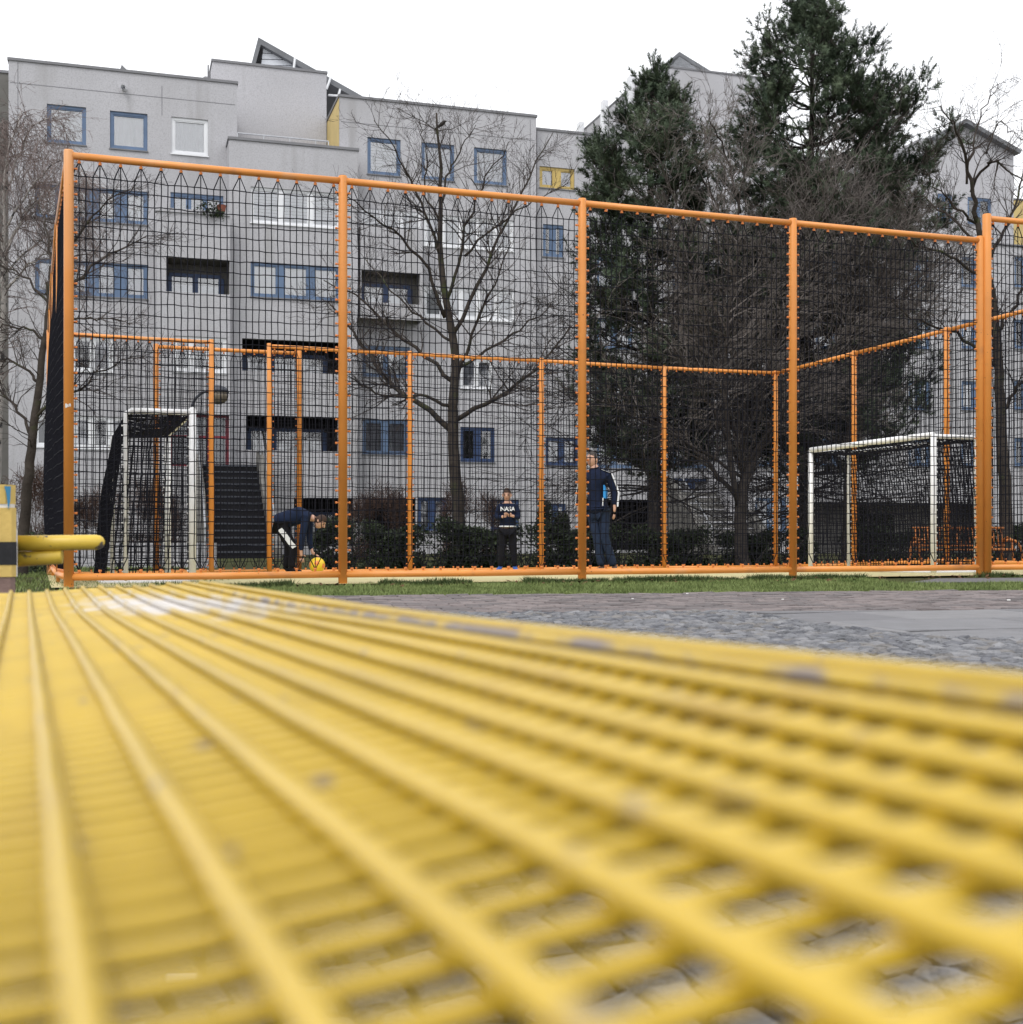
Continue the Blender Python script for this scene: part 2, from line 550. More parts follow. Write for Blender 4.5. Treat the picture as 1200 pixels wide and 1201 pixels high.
def frustum(poly, z0, z1, z2, inset, tilt=0.0):
    """stone: vertical skirt and a chamfered, slightly uneven top"""
    p = np.array(poly, float)
    c = p.mean(0)
    tx, ty = rng.normal(0, tilt, 2)
    v = [(q[0], q[1], z0) for q in p] + [(q[0], q[1], z1) for q in p]
    for q in p:
        w = c + (q - c) * (1 - inset)
        v.append((w[0], w[1], z2 + (w[0] - c[0]) * tx + (w[1] - c[1]) * ty))
    f = []
    for k in (0, 4):
        for i in range(4):
            f.append([k + i, k + (i + 1) % 4, k + 4 + (i + 1) % 4, k + 4 + i])
    f.append([8, 9, 10, 11])
    return v, f


def project(x, y):
    return 600 + FPX * x / y, HOR + FPX * EYE / y


stones = []
sp = 0.076
rot = R(24)
ca, sa = math.cos(rot), math.sin(rot)
for j in range(-150, 150):
    off = rng.uniform(0, sp)
    s = -7.0 + off
    while s < 8.5:
        w = rng.uniform(.058, .092)
        sc_, tc_ = s + w / 2, j * sp + 0.012 * math.sin(s * 2.1 + j * .4)
        s += w
        x, y = sc_ * ca - tc_ * sa, sc_ * sa + tc_ * ca
        if not (-2.6 < x < 6.5 and 0.25 < y < brick_near(x) - .03) or x > xb(y) - .02:
            continue
        px, py = project(x, y)
        if px < -150 or px > 1350 and y < 4:
            continue
        hw, hh = w / 2 - .0072, sp / 2 - .0072
        poly = []
        for dx, dy in ((-hw, -hh), (hw, -hh), (hw, hh), (-hw, hh)):
            dx += rng.normal(0, .004)
            dy += rng.normal(0, .004)
            poly.append((x + dx * ca - dy * sa, y + dx * sa + dy * ca))
        stones.append((x, y, px, py, poly))


def open_view(s):
    return s[2] > 520 and s[3] < 700 + 0.095 * (s[2] - 300) and s[2] < 1230


grp = sorted([s for s in stones if open_view(s)], key=lambda s: s[1])[:190]
gaps = sorted([s for s in stones if s[3] > 1000 and 60 < s[2] < 1230], key=lambda s: s[1])[:105]
single = set(id(s) for s in grp + gaps)
mbs = [MB() for _ in range(4)]
for s in stones:
    zt = 0.030 + rng.normal(0, .0030)
    v, f = frustum(s[4], 0.0, zt - .009, zt,   .24, .11)
    mi = int(rng.choice(4, p=[.4, .25, .2, .15]))
    if id(s) in single:
        MB().add(v, f).build('cobble', M['cobble'][mi], cobble_ground)
    else:
        mbs[mi].add(v, f)
for b, m in zip(mbs, M['cobble']):
    b.build('cobble_field', m, cobble_ground, kind='stuff')

brick_path = MB().add([(-6, 7.2, .006), (11, 9.24, .006), (11, 12.4, .006), (-6, 9.35, .006)], [[0, 1, 2, 3]]).build('brick_path', M['joint'])
brick_path['kind'] = 'structure'
bricks = []
ang = math.atan2(0.15, 1)
ca, sa = math.cos(ang), math.sin(ang)
for j in range(0, 40):
    for i in range(-30, 60):
        s0 = i * .205 + (.1025 if j % 2 else 0)
        t0 = 7.6 + j * .105
        x, y = s0 * ca - t0 * sa + 1.2, s0 * sa + t0 * ca
        if not (brick_near(x) < y < brick_far(x)) or not -2.6 < x < 7:
            continue
        px, py = project(x, y)
        p = []
        for dx, dy in ((-.0965, -.0462), (.0965, -.0462), (.0965, .0462), (-.0965, .0462)):
            dx += rng.normal(0, .0012)
            dy += rng.normal(0, .0012)
            p.append((x + dx * ca - dy * sa, y + dx * sa + dy * ca))
        bricks.append((x, y, px, py, p))
vis = sorted([b for b in bricks if b[2] > 440 and b[2] < 1215], key=lambda b: b[1])[:290]
single = set(id(s) for s in vis)
mbs = [MB() for _ in range(3)]
for b in bricks:
    zt = 0.018 + rng.normal(0, .0026)
    v, f = frustum(b[4], 0.004, zt - .005, zt, .07, .022)
    mi = int(rng.integers(3))
    if id(b) in single:
        MB().add(v, f).build('paving_brick', M['brick'][mi], brick_path)
    else:
        mbs[mi].add(v, f)
for b, m in zip(mbs, M['brick']):
    b.build('paving_brick_field', m, brick_path, kind='stuff')

slab_base = MB().add([(1.1, 4.0, .0075), (10, 4.0, .0075), (10, 9.1, .0075), (1.1, 8.0, .0075)], [[0, 1, 2, 3]])
slab_base = slab_base.build('slab_paving', M['joint'])
slab_base['kind'] = 'structure'
ang = R(15)
ca, sa = math.cos(ang), math.sin(ang)
for i in range(-12, 22):
    for j in range(-12, 22):
        x0 = i * 1.06 + (.5 if j % 2 else 0)
        y0 = j * .74
        p = []
        for dx, dy in ((-.525, -.360), (.525, -.360), (.525, .360), (-.525, .360)):
            p.append((3.2 + (x0 + dx) * ca - (y0 + dy) * sa, 6.4 + (x0 + dx) * sa + (y0 + dy) * ca))
        c = np.mean(p, 0)
        if not (4.4 < c[1] < 8.9 and c[0] < 8.5):
            continue
        # trim the slab to the cobble edge and the brick path
        q = []
        for a, b in p:
            b = min(max(b, 4.1), brick_near(a) - .02)
            q.append((max(a, xb(b) + .01), b))
        area = 0.5 * abs(sum(q[k][0] * q[(k + 1) % 4][1] - q[(k + 1) % 4][0] * q[k][1] for k in range(4)))
        if area < .04:
            continue
        v, f = frustum(q, 0.006, .018, .02 + rng.normal(0, .0012), .012, .002)
        MB().add(v, f).build('slab', M['slab'][int(rng.integers(3))], slab_base)


# ------------------------------------------------------------------ lawn blades, weeds, leaves
def blades(n, xr, yfun, h, m, name, wid=.004, keep=None):
    x = rng.uniform(*xr, n)
    lo, hi = yfun(x)
    y = lo + (hi - lo) * rng.random(n)
    if keep is not None:
        k = keep(x, y)
        x, y = x[k], y[k]
    n = len(x)
    z = g(x, y)
    hh = h * rng.uniform(.35, 1.2, n) * (0.75 + 0.5 * np.sin(x * 3.1 + 1.3 * np.sin(y * 4)) ** 2)
    a = rng.uniform(0, 2 * math.pi, n)
    w = wid * rng.uniform(.7, 1.3, n)
    lean = rng.normal(0, .45, (n, 2)) * hh[:, None]
    p0 = np.stack([x - np.cos(a) * w, y - np.sin(a) * w, z], 1)
    p1 = np.stack([x + np.cos(a) * w, y + np.sin(a) * w, z], 1)
    p2 = np.stack([x + lean[:, 0], y + lean[:, 1], z + hh], 1)
    v = np.stack([p0, p1, p2], 1).reshape(-1, 3)
    o = MB().add(v, None, np.arange(n * 3).reshape(-1, 3)).build(name, m)
    o['kind'] = 'stuff'
    return o


def strip(x):
    return brick_far(x) + .0, fence_y(x) - .1


def not_asphalt(x, y):
    return ~((x > 4.1) & (y > 12.95 + .12 * (x - 4.1)) & (y < 14.9))


blades(60000, (-3.5, 6.9), strip, .036, M['grass'], 'grass', .005, not_asphalt)
blades(14000, (-9, -3.4), lambda x: (9.2 + 0 * x, 20 + 0 * x), .05, M['grass'], 'grass', .007)
blades(9000, (-12, -7.5), lambda x: (18 + 0 * x, 30 + 0 * x), .07, M['grass'], 'grass', .009)
# ragged darker weeds along the edge of the court
cl = rng.uniform(-3.4, 6.9, 46)


def weed_edge(x):
    return fence_y(x) - .42, fence_y(x) - .10


def near_clump(x, y):
    d = np.min(np.abs(x[:, None] - cl[None]), 1)
    return (d < .16) & not_asphalt(x, y)


blades(26000, (-3.4, 7.2), weed_edge, .062, M['weeds'], 'weeds', .007, near_clump)
lf = MB()
for i in range(240):
    x = rng.uniform(-3.2, 7.0)
    y = fence_y(x) - abs(rng.normal(.15, .45)) - .1
    if y < brick_far(x):
        continue
    a, s = rng.uniform(0, 6.28), rng.uniform(.018, .045)
    z = float(g(x, y)) + rng.uniform(.012, .04)
    u = np.array([math.cos(a), math.sin(a), rng.normal(0, .3)]) * s
    w = np.array([-math.sin(a), math.cos(a), rng.normal(0, .3)]) * s * .5
    c = np.array([x, y, z])
    lf.add([c - u, c + w, c + u, c - w], [[0, 1, 2, 3]])
lf.build('fallen_leaves', M['dead_leaf'], kind='stuff')
for (px, py, r, lab) in ((806, 699, .010, 'white litter scrap at the lawn edge between the third and fourth orange posts'),
                         (918, 706, .009, 'white litter scrap on the brick path in front of the fourth orange post'),
                         (1183, 707, .012, 'white litter scrap on the brick path right of the thick orange post'),
                         (742, 705, .008, 'white litter scrap on the brick path just right of the standing man')):
    Y = FPX * EYE / (py - HOR)
    x = (px - 600) * Y / FPX
    b = MB()
    b.prism([(x - r, Y - r * .6, .021), (x + r, Y - r * .7, .021), (x + r * 1.1, Y + r * .5, .021), (x - r * .7, Y + r * .8, .021)], (0, 0, r * .7))
    o = b.build('paper_scrap', M['litter'], loc=(x, Y, .02))
    tag(o, lab, 'litter', 'white scraps on the paving')
x, Y = (212 - 600) * 1.385 / FPX, 1.385
o = MB().path([(x - .016, Y, .033), (x + .016, Y + .004, .033)], .0045, 8).build('cigarette_butt', M['litter'], loc=(x, Y, .03))
tag(o, 'white cigarette butt on the cobbles beneath the yellow bench mesh', 'litter')

# ------------------------------------------------------------------ yellow wire mesh bench
bench = empty('mesh_bench', (-.35, 1.1, 0), 'long yellow wire mesh bench seat across the foreground', 'bench')
CT = np.array([(-.3, .066), (.1, .070), (.2, .0735), (.3, .077), (.45, .083), (.6, .086), (.8, .091), (1.0, .095), (1.25, .101), (1.6, .109), (1.85, .112), (2.1, .1095), (2.5, .107)])
RT = np.array([(-.3, .026), (.1, .042), (.446, .053), (.914, .0655), (1.4, .078), (1.92, .088), (2.47, .098)])
KX = (28.6 - 600) / FPX          # sideways drift of the bench per metre of depth
A1 = .36                         # right-hand edge of the flat seat


def smooth_tab(T, Y):
    return sum(np.interp(Y + d, T[:, 0], T[:, 1]) for d in (-.09, -.045, 0, .045, .09)) / 5


def seat(a, Y):
    """world point on the dished, dented seat; a = offset across, Y = depth"""
    c, r = smooth_tab(CT, Y), smooth_tab(RT, Y)
    t = np.clip((a - .03) / .33, -.35, 1)
    d = c + (r - c) * t
    d = d + .0016 * math.sin(a * 31 + Y * 3.0)
    x, z = a, EYE - d
    if a > A1:                   # rolled edge
        q = (a - A1) / .032
        ang_ = min(q, 1.0) * math.pi / 2
        x = A1 + .026 * math.sin(ang_)
        z -= .026 * (1 - math.cos(ang_)) + max(0, q - 1) * .03
    return np.array([x + KX * Y, Y, z])


def end_y(a):
    return 2.33 + .341 * a


DR = .0038
for k in range(-15, 14):
    a = .0092 + .034 * k if k <= 10 else (.372, .392, .42)[k - 11]
    ya, yb = -.25 + .341 * a, end_y(a)
    ys = np.linspace(ya, yb, 60)
    pts = [seat(a, y) + np.array([0.0003 * math.sin(y * 40 + k), 0, 0]) for y in ys]
    e = pts[-1] + np.array([KX, 1, 0]) * .012
    pts += [e + np.array([0, 0, -.004]), e + np.array([KX * .006, .006, -.014]), e + np.array([KX * .007, .007, -.03])]
    MB().path(pts, DR, 8).build('long_wire', M['bench'], bench, smooth=True)
yc = -.2
while yc < 2.36:
    pts = []
    for a in list(np.linspace(-.505, A1, 22)) + [.37, .38, .392, .41, .43]:
        p = seat(a, yc + .341 * a)
        p[2] -= .0058
        pts.append(p)
    MB().path(pts, .0031, 8).build('cross_wire', M['bench'], bench, smooth=True)
    yc += .0207
for y in (2.345, 2.351):
    dz = .012 if y < 2.35 else .028
    pts = [seat(a, y + .341 * a) + np.array([KX * .008, .008, -dz]) for a in np.linspace(-.505, A1, 20)]
    MB().path(pts, DR, 8).build('end_wire', M['bench'], bench, smooth=True)
for a in (-.46, .33):
    pts = [seat(a, y) - np.array([0, 0, .04]) for y in np.linspace(-.2 + .341 * a, end_y(a) - .05, 30)]
    MB().path(pts, .018, 10).build('side_rail', M['bench'], bench, smooth=True)
    for y in (0.0, 2.1):
        p = seat(a, y + .341 * a) - np.array([0, 0, .045])
        MB().path([p, (p[0], p[1], .0)], .022, 12).build('leg', M['bench'], bench, smooth=True)

# ------------------------------------------------------------------ striped block with tube rails, left edge
YB = 4.0
bx = at(19, 690, YB)[0]
DX = np.array([1, .40]) / math.hypot(1, .40)      # the block stands square to the bench, turned from the lens
DY = np.array([-.40, 1]) / math.hypot(1, .40)
BC = np.array([bx, YB]) - DX * .19 + DY * .19
block = empty('barrier_post', (BC[0], BC[1], 0), 'stout yellow concrete post with a black band and two side tubes at left edge', 'barrier post')
zt = at(0, 568, YB)[2]
zl = at(0, 595, YB)[2]
zb0, zb1 = at(0, 662, YB)[2], at(0, 635, YB)[2]
zw = at(0, 676, YB)[2]


def rounded_block(z0, z1, s, m, name, ch=.014):
    h = s / 2
    b = MB()
    pl = [(-h + ch, -h), (h - ch, -h), (h, -h + ch), (h, h - ch), (h - ch, h), (-h + ch, h), (-h, h - ch), (-h, -h + ch)]
    b.prism([(*(BC + DX * x + DY * y), z0) for x, y in pl], (0, 0, z1 - z0))
    return b.build(name, m, block)


rounded_block(0, zw, .374, M['worn_brown'], 'post_base')
rounded_block(zw, zb0, .38, M['yellow_block'], 'post_shaft')
rounded_block(zb0, zb1, .383, M['black_paint'], 'black_band')
rounded_block(zb1, zl, .38, M['yellow_block'], 'post_shaft')
rounded_block(zl, zl + .012, .372, M['white_edge'], 'ledge')
rounded_block(zl + .012, zt, .376, M['yellow_block'], 'post_cap', .03)


def on_front(x, z):
    """point on the front face, x measured from its right edge"""
    q = BC + DX * (.19 + x) - DY * .1905
    return (q[0], q[1], z)


pz = at(0, 570, YB)[2]
b = MB()
b.prism([on_front(-.036, pz), on_front(-.030, pz - .022), on_front(-.028, pz - .035), on_front(-.024, pz - .075), on_front(-.018, pz - .05), on_front(-.016, pz)][::-1], (-DY[0] * .004, -DY[1] * .004, 0))
b.build('paint_splash', M['blue_paint'], block)
b = MB()
q = BC + DX * .192 - DY * .15
b.box((q[0], q[1], (zw + at(0, 620, YB)[2]) / 2), (.004, .05, at(0, 620, YB)[2] - zw), math.atan2(.40, 1))
b.build('bare_edge', M['white_edge'], block)
Yt = YB + .12
p0, p1 = at(-10, 637, Yt), at(123, 635.5, Yt + .10)
r = .0262
d = (p1 - p0) / np.linalg.norm(p1 - p0)
MB().path([p0, p1 - d * .028, p1 - d * .014, p1 - d * .005, p1], [r, r, r * .86, r * .62, r * .2], 16).build('tube_rail', M['yellow'], block, smooth=True)
p0, p1 = at(-10, 657, Yt + .03), at(73, 652, Yt + .07)
MB().path([p0, p1 - (p1 - p0) * .012, p1], [r, r, r * .93], 16).build('tube_rail', M['yellow'], block, smooth=True)


# ------------------------------------------------------------------ ball cage fences
def bolt(b, p, d, r=.013, L=.034):
    """stubby clip: a small stem with a head"""
    p, d = np.array(p), np.array(d)
    b.segs([p], [p + d * L * .62], r * .62, r * .62, 6)
    b.segs([p + d * L * .5], [p + d * L], r, r * .85, 6)
    b.add(*disc(p + d * L, d, r * .85, 6))


def disc(c, d, r, n):
    d = np.array(d, float)
    up = np.array([0, 0, 1.0]) if abs(d[2]) < .9 else np.array([1.0, 0, 0])
    s = np.cross(d, up)
    s /= np.linalg.norm(s)
    t = np.cross(s, d)
    v = [c + r * (math.cos(k * 2 * math.pi / n) * s + math.sin(k * 2 * math.pi / n) * t) for k in range(n)]
    return v, None, [[0, k, k + 1] for k in range(1, n - 1)]


def net_grid(P, rope, sides=4, skip_edges=True):
    """ropes along both directions of a point grid P[i, j, 3]"""
    b = MB()
    a, c = P[:, :-1].reshape(-1, 3), P[:, 1:].reshape(-1, 3)
    b.segs(a, c, rope, rope, sides)
    Q = P[:, 1:-1] if skip_edges else P
    b.segs(Q[:-1].reshape(-1, 3), Q[1:].reshape(-1, 3), rope, rope, sides)
    return b


def panel_net(p0, p1, za0, za1, zb0, zb1, groups, rows, rope, off, parent, sag=.008, bulge=None):
    """net between two posts; three ropes gather at every clip on the top and bottom rails"""
    p0, p1 = np.array(p0, float), np.array(p1, float)
    L = np.linalg.norm(p1 - p0)
    e = (p1 - p0) / L
    nrm = np.array([e[1], -e[0]])
    n = groups * 3
    uu = (np.arange(n) + .5) / n
    gather = (np.arange(n) // 3 * 3 + 1.5) / n
    P = np.zeros((n + 2, rows + 1, 3))
    ph = rng.uniform(0, 6.28, 4)
    for j in range(rows + 1):
        t = j / rows
        u = uu.copy()
        if j in (0, rows):
            u = u + (gather - u) * .88
        u = np.concatenate([[0.012], u, [1 - .012]])
        z0 = za0 + (zb0 - za0) * u
        z1 = za1 + (zb1 - za1) * u
        z = z0 + (z1 - z0) * t
        dr = np.zeros(n + 2)
        if 0 < j < rows:
            z = z - sag * 1.6 * np.sin(math.pi * u) * (.4 + t) + .0035 * np.sin(u * 40 + j * 1.7 + ph[0]) + rng.normal(0, .002, n + 2)
            u = u + .0010 * np.sin(j * .55 + u * 9 + ph[1]) + rng.normal(0, .0006, n + 2)
            dr = (.03 * math.sin(ph[2]) if bulge is None else bulge) * np.sin(math.pi * u) * math.sin(math.pi * t ** .6)
        P[:, j, 0] = p0[0] + e[0] * L * u + nrm[0] * (off + dr)
        P[:, j, 1] = p0[1] + e[1] * L * u + nrm[1] * (off + dr)
        P[:, j, 2] = z
    b = MB()
    I = P[1:-1]
    b.segs(I[:, :-1].reshape(-1, 3), I[:, 1:].reshape(-1, 3), rope, rope, 4)
    Q = P[:, 1:-1]
    b.segs(Q[:-1].reshape(-1, 3), Q[1:].reshape(-1, 3), rope, rope, 4)
    return b.build('net', M['rope'], parent, kind='stuff')


def fence(name, pts, tops, label, post_r=.046, rail_r=.035, groups=14, rows=33, rope=.0058, gaps=(), post_off=(0, 0), bulge=None, first_post=True, last_post=True, cat='fence', group=None, zrail=.115, detail=True):
    """posts at pts [(x, y)] with ground from g(); tops = height of each post top"""
    c = np.mean(pts, 0)
    root = empty(name, (c[0], c[1], float(g(c[0], c[1]))), label, cat, group)
    gz = [float(g(*p)) for p in pts]
    k = len(pts)
    for i, p in enumerate(pts):
        if (i == 0 and not first_post) or (i == k - 1 and not last_post):
            continue
        rr = post_r[i] if isinstance(post_r, (list, tuple)) else post_r
        b = MB()
        p = (p[0] + post_off[0], p[1] + post_off[1])
        b.path([(p[0], p[1], gz[i] - .05), (p[0], p[1], tops[i] - .012), (p[0], p[1], tops[i])], [rr, rr, rr * .9], 20)
        post = b.build('post', M['orange'], root, smooth=True)
        MB().path([(p[0], p[1], tops[i] - .002), (p[0], p[1], tops[i] + .004)], rr * .8, 16).build('post_cap', M['dark'], post)
        cb = MB()
        for j in (i - 1, i + 1):
            if 0 <= j < k and (min(i, j) not in gaps):
                d = np.array(pts[j]) - np.array(pts[i])
                d = d / np.linalg.norm(d)
                for r_ in range(1, rows):
                    z = gz[i] + zrail + (tops[i] - .05 - gz[i] - zrail) * r_ / rows
                    bolt(cb, (p[0] + d[0] * rr * .95, p[1] + d[1] * rr * .95, z), (d[0], d[1], 0))
        if cb.v:
            cb.build('clip_row', M['orange_clip'], post, kind='stuff')
    for i in range(k - 1):
        if i in gaps:
            continue
        p, q = np.array(pts[i]), np.array(pts[i + 1])
        L = np.linalg.norm(q - p)
        d = (q - p) / L
        a, c_ = p + d * .03, q - d * .03
        zt0, zt1 = tops[i] - .05, tops[i + 1] - .05
        if abs(tops[i] - tops[i + 1]) > .15:
            zt0 = zt1 = min(zt0, zt1)
        zb0, zb1 = gz[i] + zrail, gz[i + 1] + zrail
        for nm, z0, z1, s in (('top_rail', zt0, zt1, -1), ('bottom_rail', zb0, zb1, 1)):
            rail = MB().path([(*a, z0), (*((a + c_) / 2), (z0 + z1) / 2 - .004), (*c_, z1)], rail_r, 14).build(nm, M['orange'], root, smooth=True)
            cb = MB()
            for t in range(groups):
                u = (t + .5) / groups
                m_ = p + d * L * u
                bolt(cb, (m_[0], m_[1], z0 + (z1 - z0) * u + s * rail_r * .93), (0, 0, s), .018, .036)
            cb.build('clip_row', M['orange_clip'], rail, kind='stuff')
        o_ = rail_r + .03
        panel_net(p, q, zb0 + o_, zt0 - o_, zb1 + o_, zt1 - o_, groups, rows, rope, 0.0, root, bulge=bulge)
    return root


near = [(-4.194 + 2.48 * k, fence_y(-4.194 + 2.48 * k)) for k in range(5)]
nf = fence('near_fence', near, [4.16] * 5, 'orange tube fence with black netting nearest the lawn, front side of the cage', last_post=True)
b = MB()
for k in range(3):
    a0, a1 = R(-112 + 22 * k), R(-112 + 22 * (k + 1) - 4 * (k == 1))
    c = np.array(near[0])
    e0, e1 = np.array([math.cos(a0), math.sin(a0)]), np.array([math.cos(a1), math.sin(a1)])
    z0_, z1_ = 1.715 + .006 * k, 1.755 - .008 * (k % 2)
    b.prism([(*(c + e0 * .0465), z0_), (*(c + e1 * .0465), z0_), (*(c + e1 * .0465), z1_), (*(c + e0 * .0465), z1_)], (0, -.0012, 0))
b.build('torn_sticker', M['white_edge'], nf)
tall = (near[4][0] + .085, fence_y(near[4][0] + .085) - .03)
fence('tall_fence', [tall, (tall[0] + 2.48, tall[1] + .85)], [4.43, 4.45],
      'taller orange fence bay with a thick post at right edge of the picture', post_r=.053, rows=35)
left = [near[0], (-5.21, 14.2), (-6.19, 16.7), (-7.12, 19.1), (-7.81, 20.9)]
fence('side_fence', left, [4.16, 4.14, 4.10, 4.05, 4.0], 'orange netted fence running back along the left side, seen edge on', first_post=False, last_post=False, rows=33, rope=.0085, post_r=.022, bulge=-.095)


def farpt(px, y, T):
    s = (HOR - y) / T
    Y = FPX / s
    return ((px - 600) / s, Y)


fp = [farpt(58, 390, 3.4), farpt(248, 401, 3.4), farpt(316, 405.5, 3.4), farpt(481, 414.5, 3.4), farpt(635, 422.5, 3.4), farpt(779, 431, 3.4), farpt(910, 437, 3.4)]
fence('far_fence', fp, [3.98] * 7, 'orange netted fence along the far side with a doorway gap behind the stooping boy', gaps=(1,), rope=.0058)
sp_ = [farpt(183, 406, 3.4), farpt(351, 414, 3.4)]
fence('screen_fence', sp_, [3.98, 3.98], 'single orange netted screen bay standing behind the doorway gap', rope=.0058)
rp = [fp[-1], (6.57, 23.7), (7.5, 21.3), (8.42, 18.85), (9.35, 16.4)]
fence('right_side_fence', rp, [3.98, 4.03, 4.08, 4.12, 4.16], 'orange netted fence with rising rail behind the right goal', first_post=False, rope=.0058)


# ------------------------------------------------------------------ goals
def quad_net(c, nu, nv, rope, bulge=0.0, bdir=(0, 0, -1), jit=.003):
    """net over four corners c00, c10, c11, c01"""
    c = [np.array(q, float) for q in c]
    P = np.zeros((nu + 1, nv + 1, 3))
    for i in range(nu + 1):
        for j in range(nv + 1):
            s, t = i / nu, j / nv
            q = (c[0] * (1 - s) + c[1] * s) * (1 - t) + (c[3] * (1 - s) + c[2] * s) * t
            w = math.sin(math.pi * s) * math.sin(math.pi * t)
            P[i, j] = q + np.array(bdir) * bulge * w + rng.normal(0, jit, 3) * (w > .01)
    return net_grid(P, rope, 4, False)


def goal(name, a, b, back, label):
    """a, b: ground points of the near and far front posts; back: unit direction away from the mouth"""
    a, b, back = np.array(a), np.array(b), np.array(back)
    H, D, DB = 1.91, .70, .93
    m = (a + b) / 2
    root = empty(name, (m[0], m[1], float(g(*m))), label, 'goal', 'white handball goals in the cage')
    W = M['white_steel']
    e = (b - a) / np.linalg.norm(b - a)

    def P(q, k, z):
        w = q + back * k
        return np.array([w[0], w[1], float(g(*w)) + z])
    for q in (a, b):
        b_ = MB()
        c0, c1 = P(q, 0, 0), P(q, 0, H)
        b_.path([c0, c1], .04, 12)
        fp_ = b_.build('front_post', W, root, smooth=True)
        MB().path([P(q, D, 0), P(q, D, H - .12), P(q, D, H - .05), P(q, D - .06, H - .02)], .027, 10).build('rear_post', W, root, smooth=True)
        MB().path([P(q, 0, H - .02), P(q, D - .05, H - .02)], .033, 10).build('top_side_bar', W, root, smooth=True)
        MB().path([P(q, 0, .03), P(q, DB, .03)], .03, 10).build('ground_side_bar', W, root, smooth=True)
        hk = MB()
        for z in np.arange(.15, H - .1, .105):
            bolt(hk, P(q, .03, z), (*back, 0), .012, .03)
            bolt(hk, P(q, D + .02, z), (*back, 0), .010, .03)
        hk.build('net_hooks', W, fp_, kind='stuff')
    MB().path([P(a, 0, H), P(b, 0, H)], .042, 12).build('crossbar', W, root, smooth=True)
    MB().path([P(a, D - .06, H - .03), P(b, D - .06, H - .03)], .027, 10).build('rear_bar', W, root, smooth=True)
    MB().path([P(a, DB, .03), P(b, DB, .03)], .03, 10).build('ground_back_bar', W, root, smooth=True)
    MB().path([P(a, 0.0, .03), P(b, 0.0, .03)], .02, 10).build('ground_front_bar', W, root, smooth=True)
    rp_ = .0072
    quad_net([P(a, D, H - .06), P(b, D, H - .06), P(b, DB, .05), P(a, DB, .05)], 44, 30, rp_, .08, (*back, 0)).build('back_net', M['rope'], root, kind='stuff')
    quad_net([P(a, .03, H - .05), P(b, .03, H - .05), P(b, D, H - .07), P(a, D, H - .07)], 36, 9, rp_, .05).build('top_net', M['rope'], root, kind='stuff')
    for q, s in ((a, -1), (b, 1)):
        quad_net([P(q, .04, H - .05), P(q, D, H - .05), P(q, DB, .05), P(q, .04, .05)], 12, 30, rp_, .04 * s, (*e, 0)).build('side_net', M['rope'], root, kind='stuff')
    return root


goal('goal', (5.77, 16.9), (4.745, 19.6), (.946, .324), 'white goal with black net by the thick orange post, its mouth facing left')
goal('goal', (-3.51, 13.6), (-4.56, 16.4), (-.946, -.324), 'white goal with dense black net in the left corner, seen end on')
# ------------------------------------------------------------------ apartment blocks
E_ = np.array([1, .31]) / math.hypot(1, .31)
N_ = np.array([.31, -1]) / math.hypot(1, .31)
O_ = np.array([-15.6, 45.0])


def F(x, y, w=0.0):
    """photograph pixel -> (u along the facade, height) on the facade plane standing w metres proud"""
    k = np.array([(x - 600) / FPX, 1.0])
    t = (w + O_ @ N_) / (k @ N_)
    p = k * t
    return float((p - O_) @ E_), EYE - (y - HOR) * t / FPX


def W(u, w, z):
    p = O_ + E_ * u + N_ * w
    return (p[0], p[1], z)


BASE = -.6


def fquad(b, u0, u1, z0, z1, w):
    b.add([W(u0, w, z0), W(u1, w, z0), W(u1, w, z1), W(u0, w, z1)], [[0, 1, 2, 3]])


def fbox(b, u0, u1, z0, z1, w0, w1):
    """box between depths w0 (back) and w1 (front)"""
    b.hexa([W(u0, w1, z0), W(u1, w1, z0), W(u1, w0, z0), W(u0, w0, z0), W(u0, w1, z1), W(u1, w1, z1), W(u1, w0, z1), W(u0, w0, z1)])


